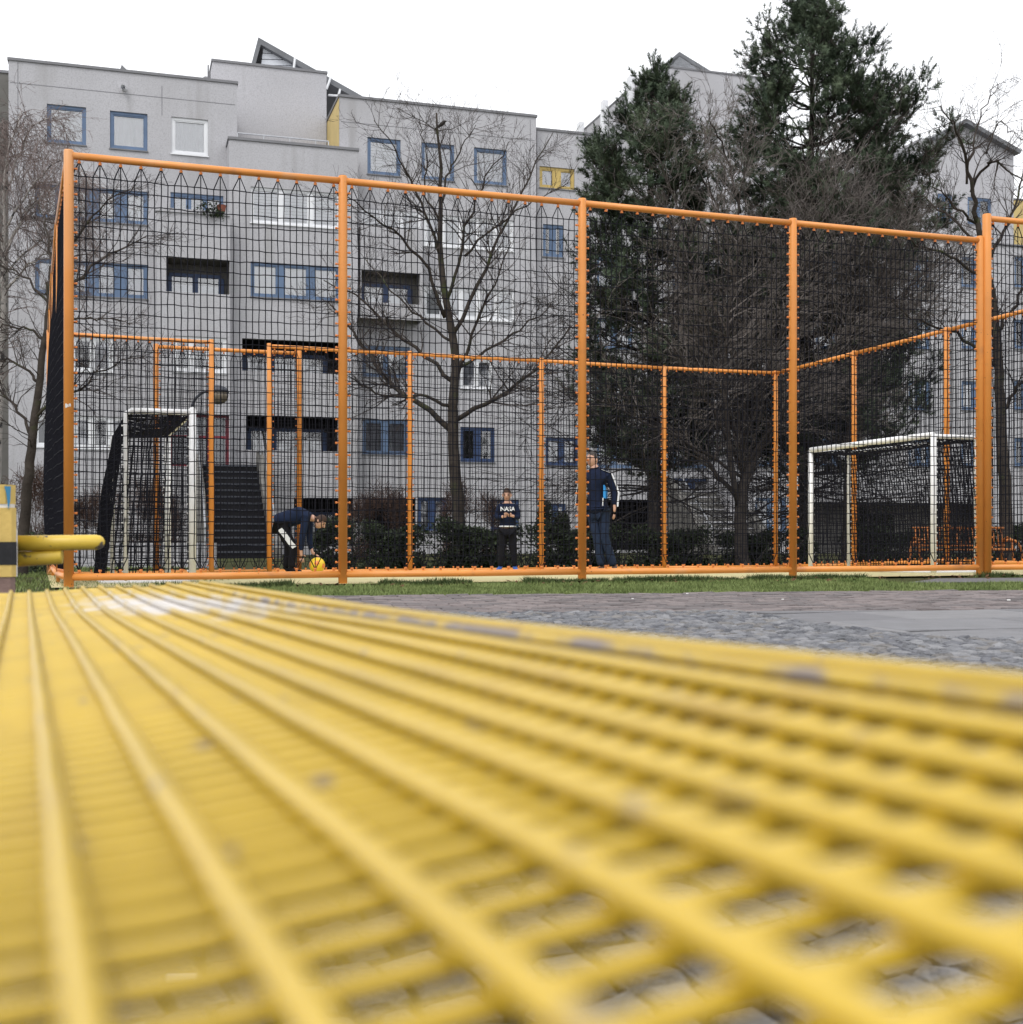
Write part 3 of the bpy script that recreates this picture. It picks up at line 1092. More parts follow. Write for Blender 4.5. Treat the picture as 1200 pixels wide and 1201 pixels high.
def wall(parent, u0, u1, z1, w, openings, m, depth=8.0, name='wall', z0=BASE, coping=True, sides=True):
    """block front with real openings and reveals, its sides and its roof"""
    b = MB()
    us = sorted({u0, u1, *[min(max(o[0], u0), u1) for o in openings], *[min(max(o[1], u0), u1) for o in openings]})
    zs = sorted({z0, z1, *[o[2] for o in openings], *[o[3] for o in openings]})
    for i in range(len(us) - 1):
        for j in range(len(zs) - 1):
            uc, zc = (us[i] + us[i + 1]) / 2, (zs[j] + zs[j + 1]) / 2
            if any(o[0] < uc < o[1] and o[2] < zc < o[3] for o in openings):
                continue
            if us[i + 1] - us[i] > 1e-4 and zs[j + 1] - zs[j] > 1e-4:
                fquad(b, us[i], us[i + 1], zs[j], zs[j + 1], w)
    for o in openings:
        d = o[4] if len(o) > 4 else .28
        a, c, p, q = o[:4]
        b.add([W(a, w, p), W(a, w - d, p), W(a, w - d, q), W(a, w, q)], [[0, 1, 2, 3]])
        b.add([W(c, w, p), W(c, w - d, p), W(c, w - d, q), W(c, w, q)], [[0, 3, 2, 1]])
        b.add([W(a, w, p), W(c, w, p), W(c, w - d, p), W(a, w - d, p)], [[0, 1, 2, 3]])
        b.add([W(a, w, q), W(c, w, q), W(c, w - d, q), W(a, w - d, q)], [[0, 3, 2, 1]])
    if sides:
        b.add([W(u0, w, z0), W(u0, w, z1), W(u0, w - depth, z1), W(u0, w - depth, z0)], [[0, 1, 2, 3]])
        b.add([W(u1, w, z0), W(u1, w - depth, z0), W(u1, w - depth, z1), W(u1, w, z1)], [[0, 1, 2, 3]])
        b.add([W(u0, w, z1), W(u1, w, z1), W(u1, w - depth, z1), W(u0, w - depth, z1)], [[0, 1, 2, 3]])
    o = b.build(name, m, parent)
    if coping:
        c = MB()
        fbox(c, u0 - .04, u1 + .04, z1 + .003, z1 + .10, w - .35, w + .05)
        fbox(c, u0 - .04, u0 + .30, z1 + .003, z1 + .10, w - depth, w - .352)
        c.build('coping', M['coping'], parent)
    return o


def opening(x0, x1, y0, y1, w):
    """opening whose left edge shows at x0 from row y0 down to row y1"""
    u0, za = F(x0, y0, w)
    _, zb = F(x0, y1, w)
    u1, _ = F(x1, y0, w)
    return [u0, u1, zb, za]


def window(parent, op, w, panes=1, frame='blue_frame', curtain='curtain', mull=.16, depth=.11, cover=1.0, glassm='pane', border=.10, sash=True):
    """frame > panes, curtain, dark room behind"""
    u0, u1, z0, z1 = op[:4]
    wf = w - depth
    f = MB()
    bd = border
    fbox(f, u0 + .002, u1 - .002, z0 + .002, z0 + bd, wf - .05, wf + .05)
    fbox(f, u0 + .002, u1 - .002, z1 - bd, z1 - .002, wf - .05, wf + .05)
    n = panes
    pw = (u1 - u0 - 2 * bd - mull * (n - 1)) / n
    fbox(f, u0 + .002, u0 + bd, z0 + bd, z1 - bd, wf - .05, wf + .05)
    fbox(f, u1 - bd, u1 - .002, z0 + bd, z1 - bd, wf - .05, wf + .05)
    spans = []
    for i in range(n):
        a = u0 + bd + i * (pw + mull)
        spans.append((a, a + pw))
        if i < n - 1:
            fbox(f, a + pw, a + pw + mull, z0 + bd, z1 - bd, wf - .05, wf + .045)
    if sash:
        for a, c in spans:
            s = .045
            fbox(f, a, c, z0 + bd, z0 + bd + s, wf - .03, wf + .03)
            fbox(f, a, c, z1 - bd - s, z1 - bd, wf - .03, wf + .03)
            fbox(f, a, a + s, z0 + bd + s, z1 - bd - s, wf - .03, wf + .03)
            fbox(f, c - s, c, z0 + bd + s, z1 - bd - s, wf - .03, wf + .03)
    fr = f.build('window', M[frame], parent)
    s = MB()
    fbox(s, u0 - .03, u1 + .03, z0 - .045, z0 - .002, w - depth, w + .05)
    s.build('sill', M['coping'] if frame != 'white_frame' else M['white_frame'], fr)
    for a, c in spans:
        p = MB()
        fbox(p, a + .02, c - .02, z0 + bd + .02, z1 - bd - .02, wf - .012, wf - .004)
        p.build('pane', M[glassm], fr)
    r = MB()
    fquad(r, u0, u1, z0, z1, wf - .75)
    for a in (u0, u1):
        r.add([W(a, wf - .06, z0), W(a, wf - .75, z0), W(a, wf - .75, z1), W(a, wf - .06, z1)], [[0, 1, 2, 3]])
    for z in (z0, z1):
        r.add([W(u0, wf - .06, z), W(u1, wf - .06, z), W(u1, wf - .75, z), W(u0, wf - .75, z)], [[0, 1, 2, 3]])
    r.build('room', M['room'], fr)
    if curtain:
        c_ = MB()
        if curtain == 'blind':
            for a, c in spans:
                top, k = z1 - bd, 0
                zz = z0 + bd + (1 - cover) * (z1 - z0)
                nsl = 10
                for q in range(nsl):
                    h = (top - zz) / nsl
                    fbox(c_, a + .01, c - .01, zz + q * h + .006, zz + (q + 1) * h - .006, wf - .04, wf - .028)
        else:
            for a, c in spans:
                if rng.random() > cover:
                    continue
                k = max(6, int((c - a) / .05))
                uu = np.linspace(a, c, k)
                dw = .018 * np.sin(np.arange(k) * 1.9) + rng.normal(0, .008, k)
                v = [W(u, wf - .08 + d, z0 + .03) for u, d in zip(uu, dw)] + [W(u, wf - .08 + d * .5, z1 - .05) for u, d in zip(uu, dw)]
                c_.add(v, [[q, q + 1, k + q + 1, k + q] for q in range(k - 1)])
        if c_.v:
            c_.build('curtain' if curtain != 'blind' else 'blind', M[curtain], fr)
    return fr


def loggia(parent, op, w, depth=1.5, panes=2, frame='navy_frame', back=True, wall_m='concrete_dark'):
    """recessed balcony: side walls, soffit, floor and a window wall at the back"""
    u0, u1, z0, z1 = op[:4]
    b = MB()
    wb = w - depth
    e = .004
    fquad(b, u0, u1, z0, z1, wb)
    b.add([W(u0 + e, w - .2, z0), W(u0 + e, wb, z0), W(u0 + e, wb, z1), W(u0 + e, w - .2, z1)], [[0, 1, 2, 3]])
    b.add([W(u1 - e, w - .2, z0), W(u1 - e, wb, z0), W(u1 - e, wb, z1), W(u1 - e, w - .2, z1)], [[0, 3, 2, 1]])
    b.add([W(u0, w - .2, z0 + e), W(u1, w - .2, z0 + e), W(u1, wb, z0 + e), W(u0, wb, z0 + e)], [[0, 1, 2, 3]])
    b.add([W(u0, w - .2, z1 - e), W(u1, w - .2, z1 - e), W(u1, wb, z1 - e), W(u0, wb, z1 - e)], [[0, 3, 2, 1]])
    lg = b.build('loggia', M[wall_m], parent)  # recess shade is put into the dark wall colour
    if back:
        du = u1 - u0
        f = MB()
        a, c = u0 + .06 * du, u1 - .10 * du
        t = z1 - .28 * (z1 - z0)
        fbox(f, a, c, t - .12, t, wb + .01, wb + .10)
        for q in range(panes + 1):
            uu = a + (c - a) * q / panes
            fbox(f, uu - .10, uu + .10, z0 + .01, t - .12, wb + .01, wb + .09)
        f.build('window_frame', M[frame], lg)
        p = MB()
        fbox(p, a, c, z0 + .01, t - .05, wb + .03, wb + .04)
        p.build('pane', M['pane'], lg)
        cu = MB()
        fbox(cu, a, c, z0 + .01, z0 + .55 * (t - z0), wb + .006, wb + .02)
        cu.build('curtain', M['curtain'], lg)
    return lg


apt = empty('apartment_block', W(18, 0, BASE), 'long grey concrete apartment block with blue windows filling the background', 'apartment block')
CM = M['concrete']

# --- left part: plane w = 0, from the left end to the projecting bay
uA, zA = F(10, 70)
uA1 = F(278, 98)[0]
wins_A = [
    (opening(55, 101, 121, 166, 0), 1, 'blue_frame', 'curtain', .16),
    (opening(129, 173, 129, 173, 0), 1, 'blue_frame', 'curtain', .16),
    (opening(201, 244, 136, 179, 0), 1, 'white_frame', 'curtain', .16),
    (opening(41, 173, 214, 254, 0), 4, 'blue_frame', 'curtain', .40),
    (opening(41, 173, 302, 343, 0), 4, 'blue_frame', 'curtain_grey', .40),
    (opening(84, 133, 394, 434, 0), 2, 'white_frame', 'curtain_grey', .12),
    (opening(40, 60, 487, 523, 0), 1, 'white_frame', None, .1),
    (opening(86, 150, 487, 525, 0), 3, 'white_frame', 'curtain_grey', .16),
    (opening(200, 262, 224.5, 249, 0), 3, 'blue_frame', 'blind', .10),
]
wall(apt, uA, uA1, zA, 0, [x[0] for x in wins_A], CM, 7.0)
for k, (op, n, fr, cu, mu) in enumerate(wins_A):
    window(apt, op, 0, n, fr, cu, mu, cover=.55 if k in (5, 7) else 1, glassm='pane_dark' if k == 6 else 'pane')

# --- projecting bay with loggia and entrance
wB = 1.6
uB0, zB = F(184, 247, wB)
uB1 = F(270, 247, wB)[0]
L1 = opening(195, 269.5, 300, 341, wB) + [.25]
K1 = opening(203, 266, 393, 435, wB)
D1 = opening(198, 269, 484, 546, wB) + [.4]
wall(apt, uB0, uB1, zB, wB, [L1, K1, D1], CM, 1.6, coping=False)
pc = MB()
fbox(pc, uB0 - .05, uB1 - .02, zB + .003, zB + .14, wB - .3, wB + .06)
pc.build('parapet_cap', CM, apt)
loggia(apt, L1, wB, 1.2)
window(apt, K1, wB, 3, 'white_frame', 'curtain_grey', .12, cover=.4)
# entrance with dark red door frames
a, c, p, q = D1[:4]
f = MB()
n = 3
for k in range(n + 1):
    uu = a + .06 + (c - a - .12) * k / n
    fbox(f, uu - .05, uu + .05, p, q, wB - .34, wB - .22)
for z in (p, p + (q - p) * .55, q - .1):
    fbox(f, a + .112, c - .112, z + .003, z + .09, wB - .33, wB - .23)
door = f.build('entrance_door', M['red_frame'], apt)
for k in range(n):
    pa = MB()
    u_ = a + .11 + (c - a - .12) * k / n
    fbox(pa, u_ + .006, u_ + (c - a - .12) / n - .106, p + .1, q - .1, wB - .29, wB - .28)
    pa.build('pane', M['pane_dark'], door)
rm = MB()
fquad(rm, a, c, p, q, wB - .39)
rm.build('room', M['room'], door)
# plants and a pot on the parapet of the bay
pot = MB()
px_, pz_ = F(267, 247, wB)
c0 = np.array(W(px_ - .2, wB - .12, zB + .14))
pot.path([c0, c0 + (0, 0, .05), c0 + (0, 0, .25), c0 + (0, 0, .27)], [.11, .13, .16, .17], 12)
po = pot.build('flower_pot', M['terracotta'], loc=tuple(c0))
tag(po, 'terracotta pot on the end of the upper balcony parapet', 'flower pot')
lv = MB()
for k in range(420):
    u_ = uB1 - .25 - abs(rng.normal(0, .45))
    if u_ < uB0 + .1:
        continue
    dens = .2 + 1.0 * math.exp(-((u_ - uB1 + .8) / .5) ** 2)
    h = abs(rng.normal(0, .12)) * dens * 1.6
    hang = -abs(rng.normal(0, .10)) * (.5 + rng.random())
    zz = zB + .14 + (h if rng.random() < .5 else hang)
    c0 = np.array(W(u_, wB + (.09 if zz < zB + .12 else rng.uniform(-.25, .05)), zz))
    d = rng.normal(0, 1, (3, 3)) * .045
    lv.add(c0 + d, None, [[0, 1, 2]])
tag(lv.build('balcony_plants', M['hedge'], kind='stuff'), 'straggly green plants beside the pot on the upper balcony parapet', 'plants')

# --- terrace block beside it
wT = 1.0
uT0 = F(268.5, 163, wT)[0]
uT1 = F(420, 205, wT)[0]
zT = F(272, 163, wT)[1]
ops = [opening(294, 399, 218, 260, wT), opening(294, 399, 306, 347, wT)]
L3 = opening(284, 399, 396, 434, wT) + [.3]
L4 = opening(289, 397, 486, 527, wT) + [.3]
L5 = opening(345, 415, 583, 640, wT) + [.3]
wall(apt, uT0, uT1, zT, wT, ops + [L3, L4, L5], CM, 3.2)
window(apt, ops[0], wT, 3, 'white_frame', 'blind', .16, border=.07)
window(apt, ops[1], wT, 3, 'blue_frame', 'curtain', .26)
loggia(apt, L3, wT, 1.4, 3, wall_m='painted_shade')
loggia(apt, L4, wT, 1.4, 3, wall_m='painted_shade')
loggia(apt, L5, wT, 1.4, 2, wall_m='painted_shade')
rl = MB()
za = zT + .75
pts = [W(uT0 + .35 + (uT1 - uT0 - 1.4) * k / 7, wT - .5, 0) for k in range(8)]
for k, p in enumerate(pts):
    if k % 2 == 0 or k == 7:
        rl.segs([(p[0], p[1], zT)], [(p[0], p[1], zT + .42)], .025, .025, 6)
rl.segs([(p[0], p[1], zT + .42) for p in pts[:-1]], [(p[0], p[1], zT + .42) for p in pts[1:]], .03, .03, 6)
rl.build('terrace_railing', M['steel'], apt)

# --- tower set back behind
wU = -3.0
uU0, zU = F(249, 71.5, wU)
uU1 = F(383, 88, wU)[0]
wall(apt, uU0, uU1, zU, wU, [], CM, 7.0, z0=8.0)

# --- middle part
uC0, zC = F(398, 113)
uC1 = F(629, 137)[0]
wins_C = [
    (opening(431, 470, 160, 203, 0), 1, 'blue_frame', 'blind', .1),
    (opening(494.5, 533, 166, 209, 0), 1, 'blue_frame', 'curtain_grey', .1),
    (opening(556, 594.5, 172, 214, 0), 1, 'blue_frame', 'curtain_grey', .1),
    (opening(424, 494, 243, 268, 0), 3, 'white_frame', 'blind', .1),
    (opening(497, 603, 250, 287, 0), 5, 'white_frame', 'curtain', .14),
    (opening(497, 605, 334, 371, 0), 5, 'white_frame', 'curtain', .14),
    (opening(425, 481, 404, 441, 0), 2, 'blue_frame', 'curtain', .12),
    (opening(540, 579, 419, 455, 0), 2, 'white_frame', 'curtain_grey', .1),
    (opening(425, 479, 491, 532, 0), 2, 'blue_frame', 'curtain_grey', .22),
    (opening(540, 580.5, 500, 541, 0), 2, 'navy_frame', None, .2),
    (opening(490, 524, 583, 622, 0), 2, 'navy_frame', 'curtain_grey', .2),
    (opening(576, 609, 585, 622, 0), 2, 'navy_frame', None, .2),
]
RC = opening(428, 488, 583, 645, 0) + [.3]
wall(apt, uC0, uC1, zC, 0, [x[0] for x in wins_C] + [RC], CM, 9.0)
loggia(apt, RC, 0, 1.6, 2, back=False, wall_m='painted_shade')
for k, (op, n, fr, cu, mu) in enumerate(wins_C):
    window(apt, op, 0, n, fr, cu, mu, cover=.6 if k in (4, 5) else 1)
oc = MB()
oc.add([W(uC0 - .006, -.01, 9.0), W(uC0 - .006, -8.5, 9.0), W(uC0 - .006, -8.5, zC - .02), W(uC0 - .006, -.01, zC - .02)], [[0, 1, 2, 3]])
oc.build('ochre_side_wall', M['ochre'], apt)
wB2 = .9
u0, z2 = F(423, 263, wB2)
u1 = F(496, 263, wB2)[0]
L2 = opening(424, 493, 316, 353, wB2) + [.25]
wall(apt, u0, u1, z2, wB2, [L2], CM, .9, z0=F(423, 372, wB2)[1], coping=False)
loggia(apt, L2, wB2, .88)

# --- right-hand part behind the trees
wD = -.5
uD0, zD = F(630, 152, wD)
uD1 = F(1010, 152, wD)[0]
wins_D = [(opening(633, 674, 194, 219, wD), 2, 'yellow_frame', 'curtain_grey', .3),
          (opening(637, 661, 262, 300, wD), 2, 'blue_frame', None, .2),
          (opening(640, 678, 512, 545, wD), 2, 'navy_frame', 'curtain_grey', .2),
          (opening(640, 664, 590, 624, wD), 2, 'navy_frame', None, .2)]
for x0, x1 in ((700, 742), (790, 832)):
    for y0, y1 in ((300, 338), (372, 408), (444, 480), (516, 548)):
        wins_D.append((opening(x0, x1, y0, y1, wD), 2, 'blue_frame', 'curtain_grey', .2))
wins_D.append((opening(782, 842, 560, 612, wD), 2, 'navy_frame', None, .2))
RD = opening(684, 778, 585, 645, wD) + [.3]
wall(apt, uD0, uD1, zD, wD, [x[0] for x in wins_D] + [RD], CM, 9.0)
loggia(apt, RD, wD, 1.6, 2, back=False, wall_m='painted_shade')
for op, n, fr, cu, mu in wins_D:
    window(apt, op, wD, n, fr, cu, mu)
wE = 2.0
uE0, zE = F(862, 262, wE)
uE1 = F(1330, 262, wE)[0]
wins_E = []
for x0, x1 in ((886, 922), (957, 1003), (1066, 1091), (1128, 1160), (1190, 1215)):
    for y0, y1 in ((300, 336), (374, 408), (446, 480), (513, 546), (583, 624)):
        if y0 > 560 and x0 > 940:
            continue
        wins_E.append((opening(x0, x1, y0, y1, wE), 2, 'blue_frame', 'curtain_grey' if y0 > 400 else 'curtain', .14))
RE = opening(948, 1160, 588, 648, wE) + [.3]
wall(apt, uE0, uE1, zE, wE, [x[0] for x in wins_E] + [RE], CM, 9.0)
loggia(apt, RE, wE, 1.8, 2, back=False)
for op, n, fr, cu, mu in wins_E:
    window(apt, op, wE, n, fr, cu, mu)
# joints between the cast panels
jt = MB()
for (x0, x1, y, w, x2) in ((12, 276, 96, 0, 0), (400, 627, 142, 0, 0), (400, 470, 262, 0, 0)):
    a, z = F(x0, y, w)
    c = F(x1, y, w)[0]
    fbox(jt, a, c, z - .015, z + .015, w - .05, w + .003)
for (x, y0, y1, w) in ((21, 72, 480, 0), (190, 100, 135, 0), (622, 140, 480, 0), (110, 180, 212, 0)):
    a, z1 = F(x, y0, w)
    z0 = F(x, y1, w)[1]
    fbox(jt, a - .012, a + .012, z0, z1, w - .05, w + .004)
jt.build('panel_joints', M['coping'], apt, kind='stuff')
# small roof and wall fittings
ft = MB()
u_, z_ = F(146, 104)
ft.segs([W(u_, 0, z_)], [W(u_ - .05, .22, z_)], .09, .09, 8)
ft.build('wall_vent', M['white_frame'], apt)
ft = MB()
for px, py, h in ((245, 90, .7), (247, 90, .45)):
    u_, z_ = F(px, py)
    b0 = W(u_, -.4, z_ - .1)
    ft.segs([b0], [(b0[0], b0[1], b0[2] + h)], .035, .03, 6)
u_, z_ = F(242, 88)
ft.ball(W(u_, -.4, z_), (.12, .05, .12), 8, 6)
ft.build('roof_antenna', M['coping'], apt)
ft = MB()
u_, z_ = F(146, 80)
ft.prism([W(u_ - .2, -.4, zA + .1), W(u_ + .25, -.4, zA + .1), W(u_ - .1, -.4, zA + .42)], (0, .1, 0))
ft.build('roof_hatch', M['coping'], apt)

# --- slanted glasshouse roof on top of the tower
wR = -4.2


def Pp(x, y, w=wR):
    u, z = F(x, y, w)
    return np.array(W(u, w, z))


back4 = np.array([*(-N_ * 4.0), 0.0])
sk = MB()
sk.prism([Pp(303, 43), Pp(425, 112), Pp(418, 115), Pp(306, 51.5)], back4)
roof = sk.build('slanted_roof', M['roof_metal'], apt)
sk = MB()
sk.prism([Pp(303, 43), Pp(306, 51.5), Pp(299, 77), Pp(295, 75)], back4)
sk.build('roof_fascia', M['roof_metal'], roof)
for k in range(6):
    y0, y1 = 52 + k * 7.2, 52 + (k + 1) * 7.2 - 1.0
    lv = MB()
    x0 = 309 - (k * .9)

    def xr(y):
        return min(306 + (y - 51.5) * (418 - 306) / (115 - 51.5) - 2, 384)
    lv.prism([Pp(x0, y0 + 3, wR - .25), Pp(xr(y0 + 3), y0 + 3.5, wR - .25), Pp(xr(y1 + 3), y1 + 3.5, wR - .25), Pp(x0 - .8, y1 + 3, wR - .25)], back4 * .06)
    lv.build('louvre', M['louvre'], roof)
for (xa, ya, xb_, yb) in ((346, 68, 344, 84), (388, 90, 383, 104), (399, 104, 396, 115), (385, 111, 412, 113)):
    MB().segs([Pp(xa, ya, wR + .1)], [Pp(xb_, yb, wR + .1)], .05, .05, 6).build('strut', M['white_frame'], roof)

# --- buildings beyond
gb = empty('gabled_block', W(*F(820, 300, -16)[:1], -20, 0), 'taller grey block behind the pines with a small grey gable roof', 'apartment block')
w1 = -16
u0, z0 = F(770, 77, w1)
u1 = F(896, 77, w1)[0]
wall(gb, u0, u1, z0, w1, [], CM, 16)
rf = MB()
P1 = lambda x, y: np.array(W(F(x, y, w1 - 2)[0], w1 - 2, F(x, y, w1 - 2)[1]))
bk = np.array([*(-N_ * 6), 0])
rf.prism([P1(778, 76), P1(797, 60), P1(836, 84), P1(832, 86), P1(797, 64.5), P1(781, 78)], bk)
rf.build('gable_roof', M['roof_metal'], gb)
rf = MB()
rf.prism([P1(784, 80), P1(797, 66), P1(829, 86), P1(829, 100), P1(784, 100)], bk * .9)
rf.build('gable_wall', M['louvre'], gb)
for k in range(3):
    ch = MB()
    wq = w1 - 3.0 - k * 4.2
    fbox(ch, u0 - .35, u0 - .03, z0 - 2.2, z0 + .5, wq - .5, wq)
    ch.build('roof_pillar', M['white_frame'], gb)

gh = empty('gabled_house', W(*F(1140, 300, -8)[:1], -10, 0), 'pale grey gable-fronted block at far right behind the bare tree', 'apartment block')
w2 = -8
P2 = lambda x, y, w=w2: np.array(W(F(x, y, w)[0], w, F(x, y, w)[1]))
ops = [opening(1135, 1163, 230, 262, w2), opening(1100, 1117, 226, 258, w2)]
u0, z0 = F(1080, 163, w2)
u1 = F(1189, 163, w2)[0]
wall(gh, u0, u1, F(1095, 163, w2)[1], w2, ops, CM, 10, coping=False)
for op in ops:
    window(gh, op, w2, 2, 'blue_frame', 'curtain_grey', .12)
bk = np.array([*(-N_ * 10), 0])
gw = MB()
gw.prism([P2(1093, 162.5), P2(1128, 147), P2(1188, 172.5)], bk)
gw.build('gable_wall', CM, gh)
fr_ = np.array([*(N_ * .4), 0])
for pts in ([P2(1090, 162), P2(1128, 141), P2(1128, 146), P2(1092, 166)], [P2(1128, 141), P2(1193, 178), P2(1191, 182), P2(1128, 146)]):
    r_ = MB()
    r_.prism([p + fr_ for p in pts], bk * 1.04)
    r_.build('gable_roof', M['roof_metal'], gh)
yh = empty('ochre_house', W(*F(1215, 300, -14)[:1], -15, 0), 'ochre rendered wall glimpsed at the far right edge', 'building')
u0, z0 = F(1189, 234, -14)
wall(yh, u0, F(1300, 234, -14)[0], z0, -14, [], M['ochre'], 6)
dk = empty('dark_block', W(*F(-40, 300, -2)[:1], -3, 0), 'dark clad block at the far left beyond the birch', 'building')
u0 = F(-140, 85, -2)[0]
u1, z1 = F(12, 86, -2)
wall(dk, u0, u1, z1, -2, [], M['concrete_dark'], 6)

# ------------------------------------------------------------------ entrance stairs


def stairs(name, label, xl, xr, ytop, wtop, run, n, wall_side, m):
    """flight rising towards the facade: solid steps, a sloping side wall and handrails"""
    ul, zt_ = F(xl, ytop, wtop)
    ur = F(xr, ytop, wtop)[0]
    root = empty(name, W((ul + ur) / 2, wtop + run / 2, BASE), label, 'staircase')
    zb = -.3
    for k in range(n):
        b = MB()
        z1 = zb + (zt_ - zb) * (k + 1) / n
        w1_ = wtop + run * (1 - k / n)
        fbox(b, ul, ur, z1 - (zt_ - zb) / n * 1.0 + .004, z1, wtop, w1_)
        st_ = b.build('step', M[m], root)
        b = MB()
        fbox(b, ul + .01, ur - .01, z1 - .05, z1 + .004, w1_ - .2, w1_ + .025)
        b.build('nosing', M['lamp_steel'] if m == 'painted_shade' else M['concrete'], st_)
    for u_, nm in ((ur + .01, 1), (ul - .31, 0)):
        b = MB()
        t = .30
        pts = [W(u_, wtop, BASE), W(u_, wtop + run + .5, BASE), W(u_, wtop + run + .5, zb + .35), W(u_, wtop, zt_ + .55)]
        b.prism(pts, (E_[0] * t, E_[1] * t, 0))
        b.build('side_wall', M['concrete_dark'], root)
        b = MB()
        p, q = W(u_ + .15, wtop + .2, zt_ + 1.25), W(u_ + .15, wtop + run + .4, zb + 1.0)
        b.segs([p, q, p], [q, (q[0], q[1], zb + .3), (p[0], p[1], zt_ + .3)], .035, .035, 8)
        b.build('handrail', M['steel'], root)
    return root


stairs('staircase', 'dark entrance steps with sloping side walls below the red door', 236, 300, 545, 1.3, 5.0, 14, True, 'painted_shade')  # the near-black step colour is painted-in shade
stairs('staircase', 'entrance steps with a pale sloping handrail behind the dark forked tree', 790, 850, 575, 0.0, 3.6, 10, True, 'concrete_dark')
# ------------------------------------------------------------------ trees


class Twig:
    def __init__(self):
        self.a, self.b, self.ra, self.rb = [], [], [], []

    def seg(self, p, q, r0, r1):
        self.a.append(p); self.b.append(q); self.ra.append(r0); self.rb.append(r1)

    def build(self, name, m, parent, n=3):
        b = MB()
        if self.a:
            b.segs(np.array(self.a), np.array(self.b), np.array(self.ra), np.array(self.rb), n)
        return b.build(name, m, parent)


def rvec(s=1.0):
    return rng.normal(0, s, 3)


def unit(v):
    return v / max(np.linalg.norm(v), 1e-9)


def sprout(T, p, d, L, r, depth, wig=.22, lift=.06, kids=(3, 4), ratio=.55, rmin=.0035, steps=3, spread=.8):
    """a bare shoot that bends, tapers and forks"""
    p = np.array(p, float)
    d = unit(np.array(d, float))
    pts, rr = [p], [r]
    for k in range(steps):
        d = unit(d + rvec(wig) + np.array([0, 0, lift]))
        p = p + d * L / steps
        pts.append(p)
        rr.append(max(rmin, r * (1 - .8 * (k + 1) / steps)))
        T.seg(pts[-2], p, rr[-2], rr[-1])
    if depth > 0:
        for k in range(int(rng.integers(kids[0], kids[1] + 1))):
            t = rng.uniform(.2, 1.0) * steps
            i = min(int(t), steps - 1)
            q = pts[i] + (pts[i + 1] - pts[i]) * (t - i)
            dd = unit(pts[i + 1] - pts[i])
            side = unit(np.cross(dd, rvec()))
            nd = unit(dd + side * spread * rng.uniform(.5, 1.2))
            sprout(T, q, nd, L * ratio * rng.uniform(.7, 1.2), max(rmin, rr[i] * .6), depth - 1, wig, lift, kids, ratio, rmin, steps, spread)


def limb_pts(pix, Y, dY=0.0):
    """limb from a list of photograph pixels at depth Y, drifting dY in depth"""
    n = len(pix)
    return np.array([at(x, y, Y + dY * (k / max(n - 1, 1)) ** 1.3) for k, (x, y) in enumerate(pix)])


def resample(p, n):
    s = np.concatenate([[0], np.cumsum(np.linalg.norm(np.diff(p, axis=0), axis=1))])
    t = np.linspace(0, s[-1], n)
    q = np.stack([np.interp(t, s, p[:, k]) for k in range(3)], 1)
    q[1:-1] = (q[:-2] + 2 * q[1:-1] + q[2:]) / 4
    return q


def bare_tree(name, label, Y, trunk, r0, r1, limbs, bark, twig, density=1.0, L=1.3, depth=2, wig=.22, lift=.08, rmin=.0035, group=None, droop=False, spread=.8):
    tp = limb_pts(trunk, Y)
    base = (tp[0][0], tp[0][1], float(g(tp[0][0], tp[0][1])))
    tp[0][2] = base[2] - .1
    root = empty(name, base, label, 'tree', group)
    q = resample(tp, 26)
    q[1:-1] += rng.normal(0, .012, (24, 3))
    rad = np.linspace(r0, r1, 26)
    rad[:3] *= (1.35, 1.15, 1.04)
    MB().path(q, rad, 12).build('trunk', M[bark], root, smooth=True)
    T = Twig()
    for k, (pix, ra, rb) in enumerate(limbs):
        dY = rng.uniform(-2.2, 2.2)
        lp = resample(limb_pts(pix, Y, dY), 14)
        lp[1:] += rng.normal(0, .03, (13, 3))
        MB().path(lp, np.linspace(ra * .88, rb * .8, 14), 7).build('limb', M[bark], root, smooth=True)
        n = int(len(pix) * 5 * density)
        for i in range(n):
            t = rng.uniform(.25, 1) * 13
            a = min(int(t), 12)
            p = lp[a] + (lp[a + 1] - lp[a]) * (t - a)
            d = unit(lp[a + 1] - lp[a])
            side = unit(np.cross(d, rvec()))
            nd = d * .7 + side * rng.uniform(.4, 1.0)
            sprout(T, p, nd, L * rng.uniform(.5, 1.2) * (1.15 - .4 * t / 13), max(.008, (ra + (rb - ra) * t / 13) * .5), depth, wig, lift, rmin=rmin, spread=spread)
    for i in range(int(26 * density)):
        t = rng.uniform(.45, 1) * 25
        a = min(int(t), 24)
        p = q[a]
        d = unit(q[a + 1] - q[a])
        side = unit(np.cross(d, rvec()))
        sprout(T, p, d * .6 + side, L * rng.uniform(.5, 1.1), .014, depth, wig, lift, rmin=rmin, spread=spread)
    T.build('twigs', M[twig], root)['kind'] = 'stuff'
    return root


